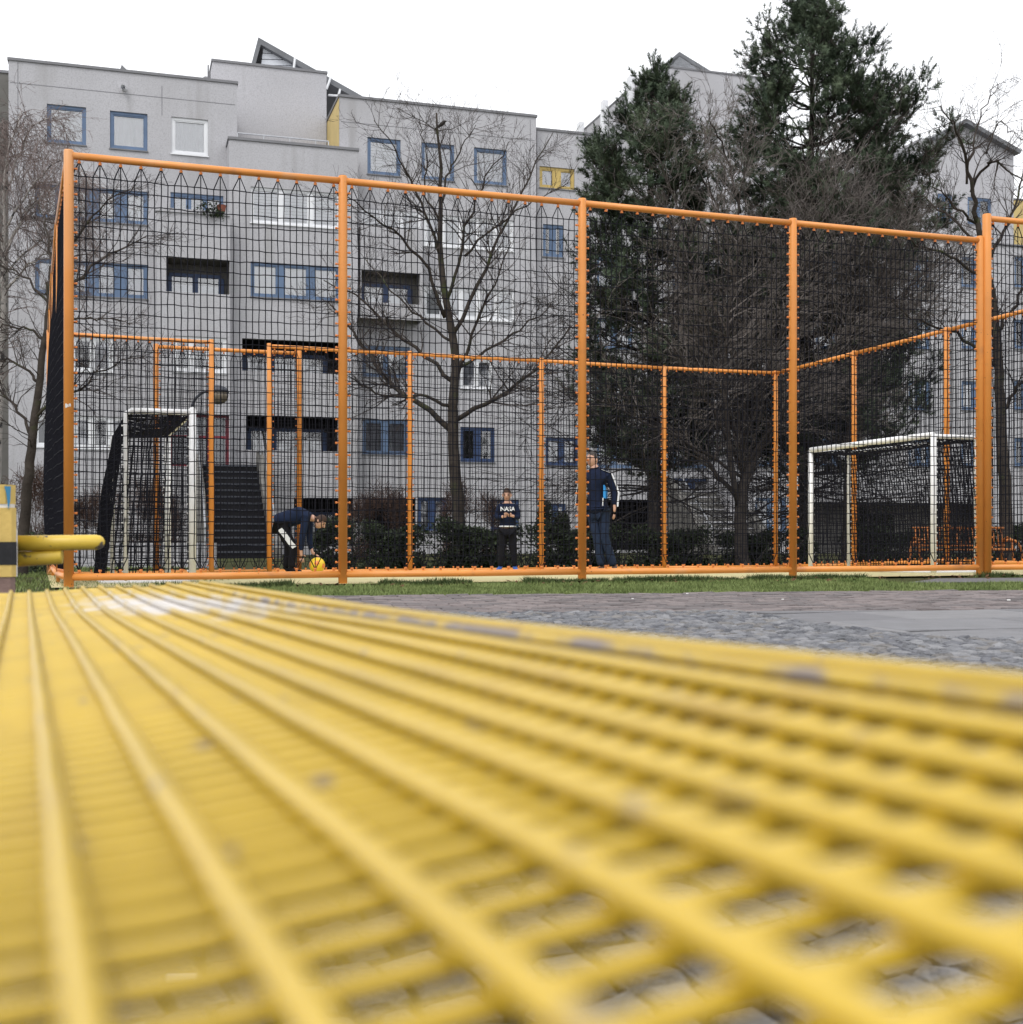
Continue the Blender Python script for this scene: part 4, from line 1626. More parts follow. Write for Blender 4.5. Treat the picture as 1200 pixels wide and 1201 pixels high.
# centre tree, in front of the facade
bare_tree('bare_tree', 'bare leafless tree with spreading limbs in front of the middle of the grey block', 28.5,
          [(541, 668), (538, 620), (537, 580), (533, 540), (529, 500), (532, 460), (536, 420), (529, 380), (519, 330), (516, 270), (517, 200), (512, 132)], .165, .02,
          [([(530, 505), (512, 484), (480, 468), (455, 448), (430, 410), (405, 382), (388, 352)], .085, .02),
           ([(532, 476), (505, 463), (470, 465), (440, 462), (405, 440)], .05, .014),
           ([(535, 450), (510, 425), (475, 398), (440, 365), (405, 340), (380, 330)], .06, .014),
           ([(522, 372), (500, 310), (470, 275), (440, 255), (405, 225)], .055, .012),
           ([(517, 300), (500, 250), (480, 210), (462, 170), (440, 140)], .045, .01),
           ([(535, 492), (560, 476), (590, 465), (625, 436), (655, 402), (668, 385)], .07, .016),
           ([(537, 440), (552, 400), (566, 360), (585, 320), (600, 285)], .05, .012),
           ([(531, 392), (555, 345), (580, 290), (605, 240), (630, 190), (650, 158)], .06, .012),
           ([(524, 352), (540, 300), (552, 250), (572, 205), (596, 168)], .05, .01),
           ([(540, 430), (580, 405), (625, 375), (660, 350)], .045, .01),
           ([(517, 240), (528, 200), (545, 165), (560, 145)], .035, .008),
           ([(516, 260), (496, 220), (500, 180), (492, 140)], .032, .008),
           ([(530, 400), (500, 380), (460, 340), (425, 300)], .04, .01),
           ([(545, 300), (580, 265), (625, 235), (668, 215)], .035, .008)],
          'bark', 'twig', .85, 1.2, 2, rmin=.0027)

# leaning tree at left
bare_tree('bare_tree', 'leaning bare tree with a mossy trunk left of the cage', 23.5,
          [(24, 672), (28, 620), (33, 570), (38, 520), (42, 480), (48, 430), (54, 390), (58, 360), (56, 330)], .115, .045,
          [([(56, 372), (72, 345), (95, 325), (125, 300), (155, 285), (180, 275)], .05, .010),
           ([(57, 350), (80, 300), (100, 262), (130, 235), (160, 215)], .042, .009),
           ([(55, 345), (62, 310), (55, 270), (45, 235)], .04, .009),
           ([(41, 490), (60, 470), (85, 468), (110, 440), (140, 425), (165, 420)], .04, .009),
           ([(45, 448), (25, 425), (0, 420), (-25, 425)], .035, .009),
           ([(38, 515), (20, 480), (0, 460), (-20, 440)], .04, .01),
           ([(52, 398), (25, 380), (0, 385), (-25, 400)], .03, .008),
           ([(57, 355), (35, 330), (15, 315), (-15, 305)], .03, .008),
           ([(54, 385), (85, 372), (115, 372), (150, 378)], .03, .008)],
          'bark', 'twig', .85, 1.0, 2, rmin=.0026)

# birch with weeping twigs at the left edge
bt = bare_tree('birch_tree', 'pale stemmed birch with weeping reddish twigs at the left edge', 27.5,
               [(-8, 675), (-5, 560), (0, 450), (4, 350), (6, 270), (5, 210), (12, 165)], .13, .02,
               [([(4, 300), (30, 250), (55, 225), (75, 212), (95, 218)], .04, .008),
                ([(5, 235), (20, 185), (38, 150), (55, 132), (72, 140), (80, 160)], .03, .007),
                ([(4, 290), (25, 260), (40, 232), (62, 222)], .03, .007),
                ([(3, 340), (30, 310), (52, 298), (70, 305), (85, 330)], .035, .008),
                ([(2, 380), (-20, 330), (-45, 290), (-70, 290)], .04, .008),
                ([(5, 250), (-10, 200), (-30, 170), (-50, 190)], .03, .007),
                ([(6, 220), (12, 170), (20, 140), (30, 130), (42, 140)], .025, .006),
                ([(4, 320), (40, 285), (75, 262), (100, 265), (112, 290)], .03, .007),
                ([(5, 270), (40, 210), (70, 185), (92, 190), (105, 215)], .03, .006)],
               'birch', 'twig_birch', 1.3, .9, 2, lift=-.16, wig=.2, rmin=.0031)
T = Twig()
for k in range(900):     # hanging strands
    x = rng.uniform(-70, 108)
    y = 135 + (x - 15) ** 2 * .009 + abs(rng.normal(0, 70))
    p = at(x, y, 27.5 + rng.normal(0, 1.2))
    d = np.array([rng.normal(0, .5), rng.normal(0, .5), -.2])
    L = rng.uniform(.4, 1.3)
    for s in range(5):
        d = unit(d + np.array([rng.normal(0, .15), rng.normal(0, .15), -.28]))
        q = p + d * L / 5
        T.seg(p, q, .0042, .0038)
        if rng.random() < .5:
            T.seg(q, q + unit(d + rvec(.6)) * rng.uniform(.08, .25), .0034, .0030)
        p = q
T.build('hanging_twigs', M['twig_birch'], bt)['kind'] = 'stuff'

# right-hand bare tree
bare_tree('bare_tree', 'black bare tree with crooked limbs behind the thick orange post at right', 26.0,
          [(1180, 672), (1180, 600), (1176, 520), (1172, 440), (1166, 360), (1155, 300), (1146, 255)], .15, .055,
          [([(1147, 262), (1138, 220), (1132, 180), (1128, 160), (1118, 140), (1102, 122)], .06, .012),
           ([(1134, 215), (1142, 165), (1150, 130), (1162, 105), (1170, 96)], .03, .008),
           ([(1139, 225), (1150, 200), (1165, 185), (1190, 205), (1215, 215)], .04, .010),
           ([(1146, 262), (1125, 245), (1105, 225), (1085, 205)], .035, .008),
           ([(1152, 290), (1120, 260), (1090, 235), (1060, 222)], .04, .009),
           ([(1158, 310), (1180, 270), (1195, 230), (1205, 180)], .05, .012),
           ([(1160, 330), (1120, 300), (1080, 290), (1045, 270)], .045, .01),
           ([(1168, 390), (1200, 340), (1230, 300)], .05, .014),
           ([(1170, 430), (1130, 395), (1085, 380), (1040, 350)], .05, .012),
           ([(1174, 480), (1205, 440), (1240, 400)], .05, .012),
           ([(1157, 180), (1170, 140), (1185, 150), (1200, 165)], .02, .006)],
          'bark', 'twig', .55, 1.1, 2, rmin=.0027)


def pine(name, label, Y, trunk, r0, spread_fn, z_lo, n_br, lead, dead):
    """pine: tapering trunk, branches whose reach follows spread_fn(height) on either side, brush-like needle tufts"""
    tp = limb_pts(trunk, Y)
    tp[0][2] = float(g(tp[0][0], tp[0][1])) - .1
    root = empty(name, (tp[0][0], tp[0][1], tp[0][2] + .1), label, 'tree')
    q = resample(tp, 30)
    MB().path(q, np.linspace(r0, .03, 30), 12).build('trunk', M['bark_black'], root, smooth=True)
    T = Twig()
    anchors = []
    for k in range(n_br):
        z = z_lo + (q[-1][2] - z_lo) * ((k + rng.random()) / n_br) ** 1.25
        i = int(np.argmin(abs(q[:, 2] - z)))
        az_ = rng.uniform(0, 2 * math.pi)
        lf_, rt_ = spread_fn(z + lead)
        reach = (rt_ * (1 + math.cos(az_)) / 2 + lf_ * (1 - math.cos(az_)) / 2)
        reach *= rng.uniform(.62, 1.0) * 1.12
        d = np.array([math.cos(az_), math.sin(az_) * .9, .15])
        p = q[i].copy()
        m_ = 7
        pts = [p]
        for s in range(m_):
            d = unit(d + rvec(.10) + np.array([0, 0, .10]))
            p = p + d * reach / m_
            pts.append(p)
        r_ = max(.014, .012 * reach + .01)
        for s in range(m_):
            T.seg(pts[s], pts[s + 1], r_ * (1 - .8 * s / m_), r_ * (1 - .8 * (s + 1) / m_))
        for s in range(int(2 + 1.5 * reach)):            # clumps of brushes with gaps between
            t = rng.uniform(.42, 1.0) * m_
            a = min(int(t), m_ - 1)
            b0 = pts[a] + (pts[a + 1] - pts[a]) * (t - a)
            cc = b0 + unit(unit(pts[a + 1] - pts[a]) + rvec(.8) + np.array([0, 0, .25])) * rng.uniform(.08, .5)
            T.seg(b0, cc, .012, .008)
            for q_ in range(int(rng.integers(7, 12))):
                e = cc + rvec(.13)
                T.seg(cc, e, .007, .005)
                anchors.append((e, unit((e - cc) * 3.0 + unit(d) * .3 + np.array([0, 0, .55]))))
        anchors.append((pts[-1], unit(d + np.array([0, 0, .8]))))
    for j in range(10):
        anchors.append((q[-1] + rvec(.12), np.array([0, 0, 1.0])))
    T.build('branches', M['bark_black'], root)['kind'] = 'stuff'
    # needle brushes
    V = []
    for e, d in anchors:
        L = rng.uniform(.16, .32)
        n = 44
        t = rng.random(n)
        d = unit(d)
        s = unit(np.cross(d, np.array([.3, .5, .2])))
        u = np.cross(d, s)
        ph = rng.uniform(0, 2 * math.pi, n)
        out = np.cos(ph)[:, None] * s + np.sin(ph)[:, None] * u
        base = e + d * (t * L)[:, None]
        nl = rng.uniform(.09, .15, n) * (1.1 - .4 * t)
        tip = base + (out * .9 + d * .6) * nl[:, None]
        sd = np.cross(out, d) * .0095
        V.append(np.stack([base - sd, base + sd, tip], 1))
    v = np.concatenate(V).reshape(-1, 3)
    cr = MB().add(v, None, np.arange(len(v)).reshape(-1, 3)).build('crown', M['needle'], root)
    cr['kind'] = 'stuff'
    # dead lower branches, dense and dark
    if dead:
        D = Twig()
        for k in range(dead[0]):
            z = rng.uniform(dead[1], dead[2])
            i = int(np.argmin(abs(q[:, 2] - z)))
            az_ = rng.uniform(0, 2 * math.pi)
            d = np.array([math.cos(az_), math.sin(az_), rng.normal(.0, .2)])
            sprout(D, q[i], d, rng.uniform(1.5, dead[3]), .03, 2, .16, .0, (5, 7), .45, .0055, 5, .9)
        D.build('dead_branches', M['bark_black'], root)['kind'] = 'stuff'
    return root


s30 = FPX / 31.0


def zz(y, Y=31.0):
    return EYE - (y - HOR) * Y / FPX


def tab(rows, Y, xc):
    """rows of (pixel y, left px, right px) -> reach function"""
    r = sorted((zz(y, Y), (xc - l) * Y / FPX, (rr - xc) * Y / FPX) for y, l, rr in rows)
    r = np.array(r)
    return lambda z: (float(np.interp(z, r[:, 0], r[:, 1])), float(np.interp(z, r[:, 0], r[:, 2])))


pine('pine_tree', 'tallest dark green pine rising above the roofs at right', 31.0,
     [(945, 670), (945, 560), (944, 450), (946, 330), (950, 220), (953, 120), (952, 50), (953, 14)], .22,
     tab([(5, 912, 968), (25, 888, 990), (46, 874, 1026), (80, 866, 1045), (102, 835, 1056), (116, 850, 1094), (150, 850, 1096), (192, 845, 1117), (230, 835, 1112), (280, 830, 1118), (340, 830, 1112), (420, 850, 1104), (520, 868, 1100), (560, 880, 1060)], 31.0, 950),
     zz(560), 250, 1.0, (84, .8, 7.0, 3.8))
pine('pine_tree', 'lower broad pine left of the tallest one, in front of the gabled block', 30.0,
     [(768, 672), (768, 580), (766, 470), (764, 380), (762, 280), (764, 190), (766, 120), (768, 98)], .19,
     tab([(95, 756, 780), (115, 740, 794), (140, 725, 802), (160, 705, 826), (178, 680, 846), (210, 676, 860), (250, 670, 868), (300, 668, 872), (400, 668, 868), (500, 676, 850), (560, 700, 840)], 30.0, 765),
     zz(560, 30), 175, .5, (88, .8, 7.0, 3.8))

# dark forked tree between the pines, twiggy and dense
fan = []
for k in range(24):
    a = -1.25 + 2.55 * k / 23 + rng.normal(0, .06)
    x0, y0 = (872, 560 - 4 * (k % 9))
    rx_, ry_ = rng.uniform(110, 250), rng.uniform(180, 430)
    x1, y1 = x0 + rx_ * math.sin(a), y0 - 40 - ry_ * math.cos(a) * 1.0
    fan.append(([(x0, y0), (x0 + (x1 - x0) * .30, y0 + (y1 - y0) * .38), (x0 + (x1 - x0) * .65, y0 + (y1 - y0) * .72), (x1, y1)], .045, .010))
bare_tree('forked_tree', 'dark dense leafless tree forking low between the two pines', 28.0,
          [(872, 672), (869, 640), (868, 600), (873, 560), (888, 530), (905, 500), (915, 470)], .17, .08,
          fan + [([(868, 600), (858, 540), (848, 470), (850, 400), (862, 330), (868, 250), (876, 150)], .09, .01),
                 ([(862, 330), (845, 250), (815, 190), (800, 168)], .05, .01),
                 ([(850, 400), (815, 300), (790, 230), (775, 190)], .05, .01),
                 ([(868, 250), (855, 195), (838, 150), (830, 132)], .04, .008),
                 ([(905, 500), (925, 450), (940, 380), (950, 300), (960, 220), (965, 160)], .08, .01),
                 ([(870, 590), (830, 540), (790, 500), (740, 470)], .07, .012),
                 ([(905, 500), (960, 470), (1010, 430), (1050, 390)], .06, .012)],
          'bark_black', 'twig_grey', 1.05, 1.3, 2, wig=.27, rmin=.0036, lift=.05)
# twiggy tree in front of the tall pine
fan = []
for k in range(26):
    a = -1.1 + 2.2 * k / 25 + rng.normal(0, .08)
    x0, y0 = (1000, 400 + 5 * (k % 8))
    x1, y1 = x0 + rng.uniform(90, 150) * math.sin(a), y0 - 30 - rng.uniform(120, 240) * math.cos(a)
    fan.append(([(x0, y0), (x0 + (x1 - x0) * .4, y0 + (y1 - y0) * .4), (x1, y1)], .035, .008))
bare_tree('bare_tree', 'grey brown twiggy tree in front of the right flank of the tallest pine', 29.0,
          [(992, 672), (993, 600), (996, 520), (1000, 440), (1002, 380)], .10, .05, fan, 'bark_black', 'twig_grey', 1.6, 1.2, 2, wig=.25, rmin=.0038)


# ------------------------------------------------------------------ hedges and bushes
def leaf_mass(name, label, boxes, m, n, size, cat='hedge', twiggy=False, stems='bark_black'):
    """boxes: (x0, x1, y0, y1, ztop) in metres; leaves fill rounded volumes, denser towards the surface"""
    c = np.mean([[(b[0] + b[1]) / 2, (b[2] + b[3]) / 2] for b in boxes], 0)
    root = empty(name, (c[0], c[1], float(g(*c))), label, cat)
    V = []
    T = Twig()
    tot = sum((b[1] - b[0]) * b[4] for b in boxes)
    for (x0, x1, y0, y1, h) in boxes:
        k = int(n * (x1 - x0) * h / tot)
        a = rng.uniform(-1, 1, (k, 3))
        a = np.sign(a) * np.abs(a) ** .55
        px_ = (x0 + x1) / 2 + a[:, 0] * (x1 - x0) / 2
        top = h * (1 - .16 * np.abs(a[:, 1]) ** 2) * (.9 + .10 * np.sin(px_ * 3.1) + .05 * np.sin(px_ * 8.3 + 1))
        ends = 1 - .25 * np.clip((np.abs(a[:, 0]) - .75) / .25, 0, 1) ** 2
        py_ = (y0 + y1) / 2 + a[:, 1] * (y1 - y0) / 2
        pz_ = g(px_, py_) + top * ends * (a[:, 2] + 1) / 2
        p = np.stack([px_, py_, pz_], 1) + rng.normal(0, .03, (k, 3))
        if twiggy:
            for q in p:
                d = unit(rvec() + np.array([0, 0, 1.0]))
                T.seg(q, q + d * size * rng.uniform(.6, 1.4), .006, .0035)
        else:
            d1 = rng.normal(0, 1, (k, 3))
            d1 /= np.linalg.norm(d1, axis=1, keepdims=True)
            d2 = np.cross(d1, rng.normal(0, 1, (k, 3)))
            d2 /= np.linalg.norm(d2, axis=1, keepdims=True)
            s = size * rng.uniform(.6, 1.3, (k, 1))
            V.append(np.stack([p - d1 * s, p + d2 * s * .45, p + d1 * s, p - d2 * s * .45], 1))
        st = Twig()
        for i in range(int((x1 - x0) / .25)):
            x = rng.uniform(x0 + .1, x1 - .1)
            y = (y0 + y1) / 2 + rng.normal(0, .1)
            T.seg(np.array([x, y, float(g(x, y)) - .03]), np.array([x + rng.normal(0, .1), y, float(g(x, y)) + h * .8]), .014, .006)
    T.build('stems', M[m if twiggy else stems], root)['kind'] = 'stuff'
    if V:
        v = np.concatenate(V).reshape(-1, 3)
        MB().add(v, np.arange(len(v)).reshape(-1, 4)).build('foliage', M[m], root)['kind'] = 'stuff'
    return root


def bxs(x0, x1, y, Y, dY=.9):
    """box across photograph columns x0..x1 whose top shows at row y, at depth Y"""
    a, c = at(x0, y, Y), at(x1, y, Y)
    return (a[0], c[0], Y, Y + dY, a[2] - float(g((a[0] + c[0]) / 2, Y)))


leaf_mass('hedge', 'low dark evergreen hedge along the back of the cage behind the standing figures', [bxs(446, 560, 606, 26.5), bxs(540, 690, 609, 27), bxs(670, 800, 612, 28), bxs(780, 900, 616, 28.6), bxs(880, 960, 618, 29.2)], 'hedge', 46000, .05)
leaf_mass('hedge', 'dark evergreen hedge left of the centre tree behind the stooping boy', [bxs(366, 466, 604, 26.0)], 'hedge', 11000, .042)
leaf_mass('bush', 'rounded dark bush behind the hedge beside the dark window', [bxs(632, 668, 582, 30.5, 1.2)], 'hedge', 5000, .045, 'bush')
leaf_mass('bush', 'dark bush seen through the net of the right goal', [bxs(1010, 1048, 575, 32, 1.2)], 'hedge', 5000, .045, 'bush')
leaf_mass('hedge', 'evergreen hedge behind the right goal and orange bench', [bxs(1000, 1240, 612, 30, 1.2)], 'hedge', 16000, .045)
leaf_mass('bare_hedge', 'brown leafless hedge under the windows right of the second orange post', [bxs(412, 475, 566, 34, 1.0)], 'hedge_brown', 2600, .30, twiggy=True)
leaf_mass('bare_hedge', 'brown leafless hedge around the foot of the centre tree', [bxs(520, 592, 566, 33.5, 1.0)], 'hedge_brown', 3000, .30, twiggy=True)
leaf_mass('bare_hedge', 'brown leafless hedge left of the cage beneath the leaning tree', [bxs(-60, 62, 545, 30, 1.4)], 'hedge_brown', 5200, .34, twiggy=True)
leaf_mass('bare_hedge', 'reddish bare hedge behind the left goal', [bxs(80, 200, 560, 31, 1.2)], 'hedge_brown', 4200, .32, twiggy=True)
leaf_mass('bush', 'low green bush at the foot of the leaning tree', [bxs(20, 66, 622, 25, .8)], 'hedge', 1800, .035, 'bush')
b = MB()
for k in range(9):
    x0 = 76 + k * 20
    p, q = at(x0, 640, 29.5), at(x0 + 18, 640, 29.5)
    b2 = MB()
    b2.box(((p[0] + q[0]) / 2, 29.5 + .02 * (k % 2), float(g(p[0], 29.5)) + .28), (q[0] - p[0] - .02, .22, .62))
    if k == 0:
        lw = empty('planter_wall', (p[0], 29.5, float(g(p[0], 29.5))), 'low pale concrete planter wall behind the left goal', 'wall')
    b2.build('block', M['concrete'], lw)
# ------------------------------------------------------------------ people


def slim(n):
    """thinner trunk and limbs for the body that clothes cover"""
    o = {}
    for k, v in n.items():
        q = .80 if k in ('pel', 'bel', 'che', 'sho', 'hr', 'hl', 'kr', 'kl', 'sr', 'sl', 'er', 'el') else 1.0
        o[k] = (*v[:3], *[r * q for r in v[3:]])
    return o


def skin(name, nodes, edges, m, parent, sub=2, root_node=None, extra=None):
    """one continuous surface grown over a skeleton: nodes = {key: (x, y, z, rx, ry)}, local to the parent"""
    keys = list(nodes)
    me = bpy.data.meshes.new(name)
    me.from_pydata([nodes[k][:3] for k in keys], [(keys.index(a), keys.index(b)) for a, b in edges], [])
    o = bpy.data.objects.new(name, me)
    col.objects.link(o)
    sk_ = o.modifiers.new('skin', 'SKIN')
    sk_.use_smooth_shade = True
    sd = o.modifiers.new('sub', 'SUBSURF')
    sd.levels = sd.render_levels = sub
    for i, k in enumerate(keys):
        v = me.skin_vertices[0].data[i]
        n = nodes[k]
        v.radius = (n[3], n[4] if len(n) > 4 else n[3])
        v.use_root = (k == (root_node or keys[0]))
    dg = bpy.context.evaluated_depsgraph_get()
    new = bpy.data.meshes.new_from_object(o.evaluated_get(dg))
    new.name = name
    bpy.data.objects.remove(o)
    if extra is not None:                  # small features fused into the same mesh
        vs = np.array([v.co for v in new.vertices])
        polys = [list(p.vertices) for p in new.polygons]
        off = len(vs)
        ev = np.vstack(extra.v)
        for f in extra.f4:
            polys += [[i + off for i in q] for q in f.tolist()]
        for f in extra.f3:
            polys += [[i + off for i in q] for q in f.tolist()]
        new = bpy.data.meshes.new(name)
        new.from_pydata([tuple(v) for v in np.vstack([vs, ev])], [], polys)
    new.materials.clear()
    new.materials.append(m)
    new.polygons.foreach_set('use_smooth', [True] * len(new.polygons))
    ob = link(name, new, m, parent)
    ORIGIN[ob.name] = ORIGIN.get(parent.name, (0, 0, 0))
    return ob


def chain(*k):
    return list(zip(k[:-1], k[1:]))


def frame_from(fwd, up=(0, 0, 1)):
    f = unit(np.array(fwd, float))
    u = np.array(up, float)
    s = unit(np.cross(f, u))
    return f, s, np.cross(s, f)


def head_mesh(c, f, s, u, k):
    """skull, jaw, nose, ears: an MB in local coordinates. c = centre, f/s/u = forward, right, up, k = head height"""
    b = MB()
    nu, nv = 18, 14
    v = []
    for j in range(nv + 1):
        th = math.pi * j / nv
        for i in range(nu):
            ph = 2 * math.pi * i / nu
            x, y, z = math.sin(th) * math.cos(ph), math.sin(th) * math.sin(ph), math.cos(th)
            w = 1.0 if z > 0 else 1.0 + .22 * z          # narrow towards the chin
            fx = x * .40 * (w if x < 0 else 1 + .06 * z)
            fy = y * .325 * w
            fz = z * .5
            if x > .5 and -.35 < z < .1 and abs(y) < .25:
                fx += .0
            v.append(c + k * (f * fx + s * fy + u * fz))
    fc = [[j * nu + i, (j + 1) * nu + i, (j + 1) * nu + (i + 1) % nu, j * nu + (i + 1) % nu] for j in range(nv) for i in range(nu)]
    b.add(np.array(v), fc)
    n0 = c + k * (f * .385 + u * .06)
    n1 = c + k * (f * .50 - u * .10)
    n2 = c + k * (f * .39 - u * .14)
    b.path([n0, (n0 + n1) / 2 + f * k * .01, n1, n2], [k * .03, k * .045, k * .062, k * .03], 8)
    for q in (-1, 1):
        e = c + k * (s * q * .33 - f * .03 - u * .02)
        b.ball(e, (k * .06, k * .06, k * .12), 8, 6)
    return b


def face_parts(p, c, f, s, u, k):
    for q in (-1, 1):
        b = MB()
        b.ball(c + k * (f * .362 + s * q * .135 + u * .03), k * .042, 8, 6)
        o = b.build_local('eye', M['dark'], p)
        b = MB()
        b.path([c + k * (f * .372 + s * q * .07 + u * .115), c + k * (f * .365 + s * q * .14 + u * .13), c + k * (f * .33 + s * q * .20 + u * .11)], k * .018, 6)
        b.build_local('eyebrow', M['hair'], p)
    b = MB()
    b.path([c + k * (f * .335 - s * .10 - u * .235), c + k * (f * .372 - u * .225), c + k * (f * .335 + s * .10 - u * .235)], [k * .012, k * .028, k * .012], 6)
    b.build_local('mouth', M['lips'], p)


def build_local(self, name, m, parent, smooth=True):
    me = self.mesh(name, smooth)
    o = link(name, me, m, parent)
    ORIGIN[o.name] = ORIGIN.get(parent.name, (0, 0, 0))
    return o


MB.build_local = build_local


def hair_cap(p, c, f, s, u, k, m, front=.12, low=-.12, bulge=1.07):
    """close hair: the part of a slightly larger skull above a hairline that drops at the back"""
    b = MB()
    nu, nv = 24, 14
    v = []
    for j in range(nv + 1):
        for i in range(nu):
            ph = 2 * math.pi * i / nu
            cx = math.cos(ph)
            zmin = front if cx > .55 else (front + (low - front) * min(1, (.55 - cx) / .55))
            th_max = math.acos(max(-1, min(1, zmin * 2)))
            th = th_max * j / nv
            x, y, z = math.sin(th) * cx, math.sin(th) * math.sin(ph), math.cos(th)
            w = 1.0 if z > 0 else 1.0 + .22 * z
            r_ = bulge + .02 * math.sin(ph * 7 + j) - .05 * (j / nv) ** 3
            v.append(c + k * r_ * (f * x * .40 * w + s * y * .325 * w + u * z * .5))
    fc = [[j * nu + i, (j + 1) * nu + i, (j + 1) * nu + (i + 1) % nu, j * nu + (i + 1) % nu] for j in range(nv) for i in range(nu)]
    return b.add(np.array(v), fc).build_local('hair', m, p)


def hand_nodes(nodes, edges, tag_, wrist, d, palm_n, k, curl=.5, wr=.026):
    """palm and five separate fingers rooted in the palm; d = direction of the hand, palm_n = way the palm faces"""
    wrist, d = np.array(wrist, float), unit(np.array(d, float))
    pn = unit(np.array(palm_n, float) - d * np.dot(palm_n, d))
    sd = np.cross(d, pn)
    pc = wrist + d * .05 * k
    nodes[tag_ + 'p'] = (*pc, .026 * k, .014 * k)
    fl = MB()
    lens = (.058, .070, .075, .068, .052)
    for i, L in enumerate(lens):
        if i == 0:
            p0 = wrist + d * .025 * k + sd * .028 * k
            dd = unit(d * .6 + sd * .75 + pn * .3)
        else:
            p0 = wrist + d * .085 * k + sd * (.026 - .0175 * (i - 1)) * k
            dd = unit(d + sd * (.10 - .06 * (i - 1)))
        pts, q = [p0], p0
        for j, t in enumerate((.45, .32, .23)):
            dd = unit(dd + pn * curl * (.35 + .3 * j))
            q = q + dd * L * k * t
            pts.append(q)
        fl.path(pts, [.0088 * k, .0084 * k, .0074 * k, .0056 * k], 6)
    return fl


def merge(*mbs):
    b = MB()
    for m_ in mbs:
        off = b.n
        for v in m_.v:
            b.v.append(v)
        b.n += m_.n
        b.f4 += [f + off for f in m_.f4]
        b.f3 += [f + off for f in m_.f3]
    return b


def shoe(p, heel, toe, m, k=1.0, name='shoe'):
    heel, toe = np.array(heel, float), np.array(toe, float)
    d = toe - heel
    n = {'a': (*(heel + (0, 0, .045 * k)), .042 * k, .046 * k), 'b': (*(heel + d * .45 + (0, 0, .038 * k)), .043 * k, .038 * k),
         'c': (*(heel + d * .85 + (0, 0, .030 * k)), .045 * k, .028 * k), 'd': (*(toe + (0, 0, .026 * k)), .03 * k, .02 * k),
         'e': (*(heel + (0, 0, .10 * k)), .042 * k, .045 * k)}
    o = skin(name, n, [('a', 'b'), ('b', 'c'), ('c', 'd'), ('a', 'e')], m, p, 2)
    b = MB()
    w = np.array([-d[1], d[0], 0]) / np.linalg.norm(d[:2]) * .043 * k
    h, t = heel - d * .12, toe + d * .06
    b.prism([h - w * .8, h + d * .5 - w, t - w * .6, t + w * .6, h + d * .5 + w, h + w * .8], (0, 0, .016 * k))
    b.build_local('sole', M['white_edge'], o, False)
    return o


def band(p, name, pts, width_dir, width, off_dir, m):
    """thin ribbon of cloth following pts, standing proud of the sleeve"""
    b = MB()
    v = []
    for q, w, od in zip(pts, width_dir, off_dir):
        q, w, od = np.array(q, float), unit(np.array(w, float)), np.array(od, float)
        for s_, t_ in ((-1, 0), (1, 0), (1, .006), (-1, .006)):
            v.append(q + w * s_ * width + unit(od) * t_ + od * 0)
    n = len(pts)
    f = []
    for i in range(n - 1):
        for a in range(4):
            f.append([i * 4 + a, i * 4 + (a + 1) % 4, (i + 1) * 4 + (a + 1) % 4, (i + 1) * 4 + a])
    f += [[0, 1, 2, 3], [(n - 1) * 4 + 3, (n - 1) * 4 + 2, (n - 1) * 4 + 1, (n - 1) * 4]]
    return b.add(v, f).build_local(name, m, p, False)


def person(x, y, label):
    return empty('person', (x, y, float(g(x, y)) + .022), label, 'person', None)


# ---- the man, standing by the second post, one foot crossing the other
YM = 18.35
XM = (702 - 600) * YM / FPX
man = person(XM, YM, 'man in navy jacket with white sleeve stripes standing partly behind an orange post')
man.rotation_euler = (0, 0, R(-24))
f, s, u = frame_from((-.38, -.92, -.05))
hk = .235
hc = np.array([-.085, -.03, 1.66])
nodes = {
    'pel': (-.01, 0, .94, .15, .11), 'bel': (-.02, 0, 1.10, .155, .115), 'che': (-.025, 0, 1.30, .17, .115), 'sho': (-.03, 0, 1.45, .12, .085),
    'nec': (-.06, -.01, 1.525, .062, .062), 'hd': (-.075, -.02, 1.60, .07, .075),
    'sr': (.165, 0, 1.42, .062, .062), 'er': (.255, .03, 1.16, .047, .047), 'wr': (.262, -.03, .93, .028, .024),
    'sl': (-.215, -.02, 1.42, .062, .062), 'el': (-.285, .0, 1.16, .047, .047), 'wl': (-.295, -.05, .92, .028, .024),
    'hr': (.085, 0, .86, .088, .092), 'kr': (.115, -.05, .50, .058, .062), 'ar': (.235, .02, .10, .038, .045),
    'hl': (-.095, 0, .86, .088, .092), 'kl': (.0, -.06, .50, .058, .062), 'al': (.06, -.02, .10, .038, .045)}
edges = chain('pel', 'bel', 'che', 'sho', 'nec', 'hd') + chain('sho', 'sr', 'er', 'wr') + chain('sho', 'sl', 'el', 'wl') + chain('pel', 'hr', 'kr', 'ar') + chain('pel', 'hl', 'kl', 'al')
nb, eb = slim(nodes), list(edges)
h1 = hand_nodes(nb, eb, 'r', nodes['wr'][:3], (-.02, -.05, -1), (-1, 0, 0), 1.0, .35)
h2 = hand_nodes(nb, eb, 'l', nodes['wl'][:3], (.02, -.05, -1), (1, 0, 0), 1.0, .35)
eb += [('wr', 'rp'), ('wl', 'lp')]
body = skin('body', nb, eb, M['skin'], man, 2, 'pel', merge(h1, h2, head_mesh(hc, f, s, u, hk)))
face_parts(man, hc, f, s, u, hk)
hair_cap(man, hc, f, s, u, hk, M['hair_grey'], .27, -.14, 1.05)
jn = {k: (*nodes[k][:3], nodes[k][3] * 1.14 + .006, (nodes[k][4]) * 1.14 + .006) for k in ('bel', 'che', 'sho', 'sr', 'er', 'sl', 'el')}
jn['bel'] = (-.02, 0, 1.08, .178, .142)
jn['che'] = (-.025, 0, 1.29, .192, .138)
jn['hem0'] = (-.015, 0, .95, .178, .145)
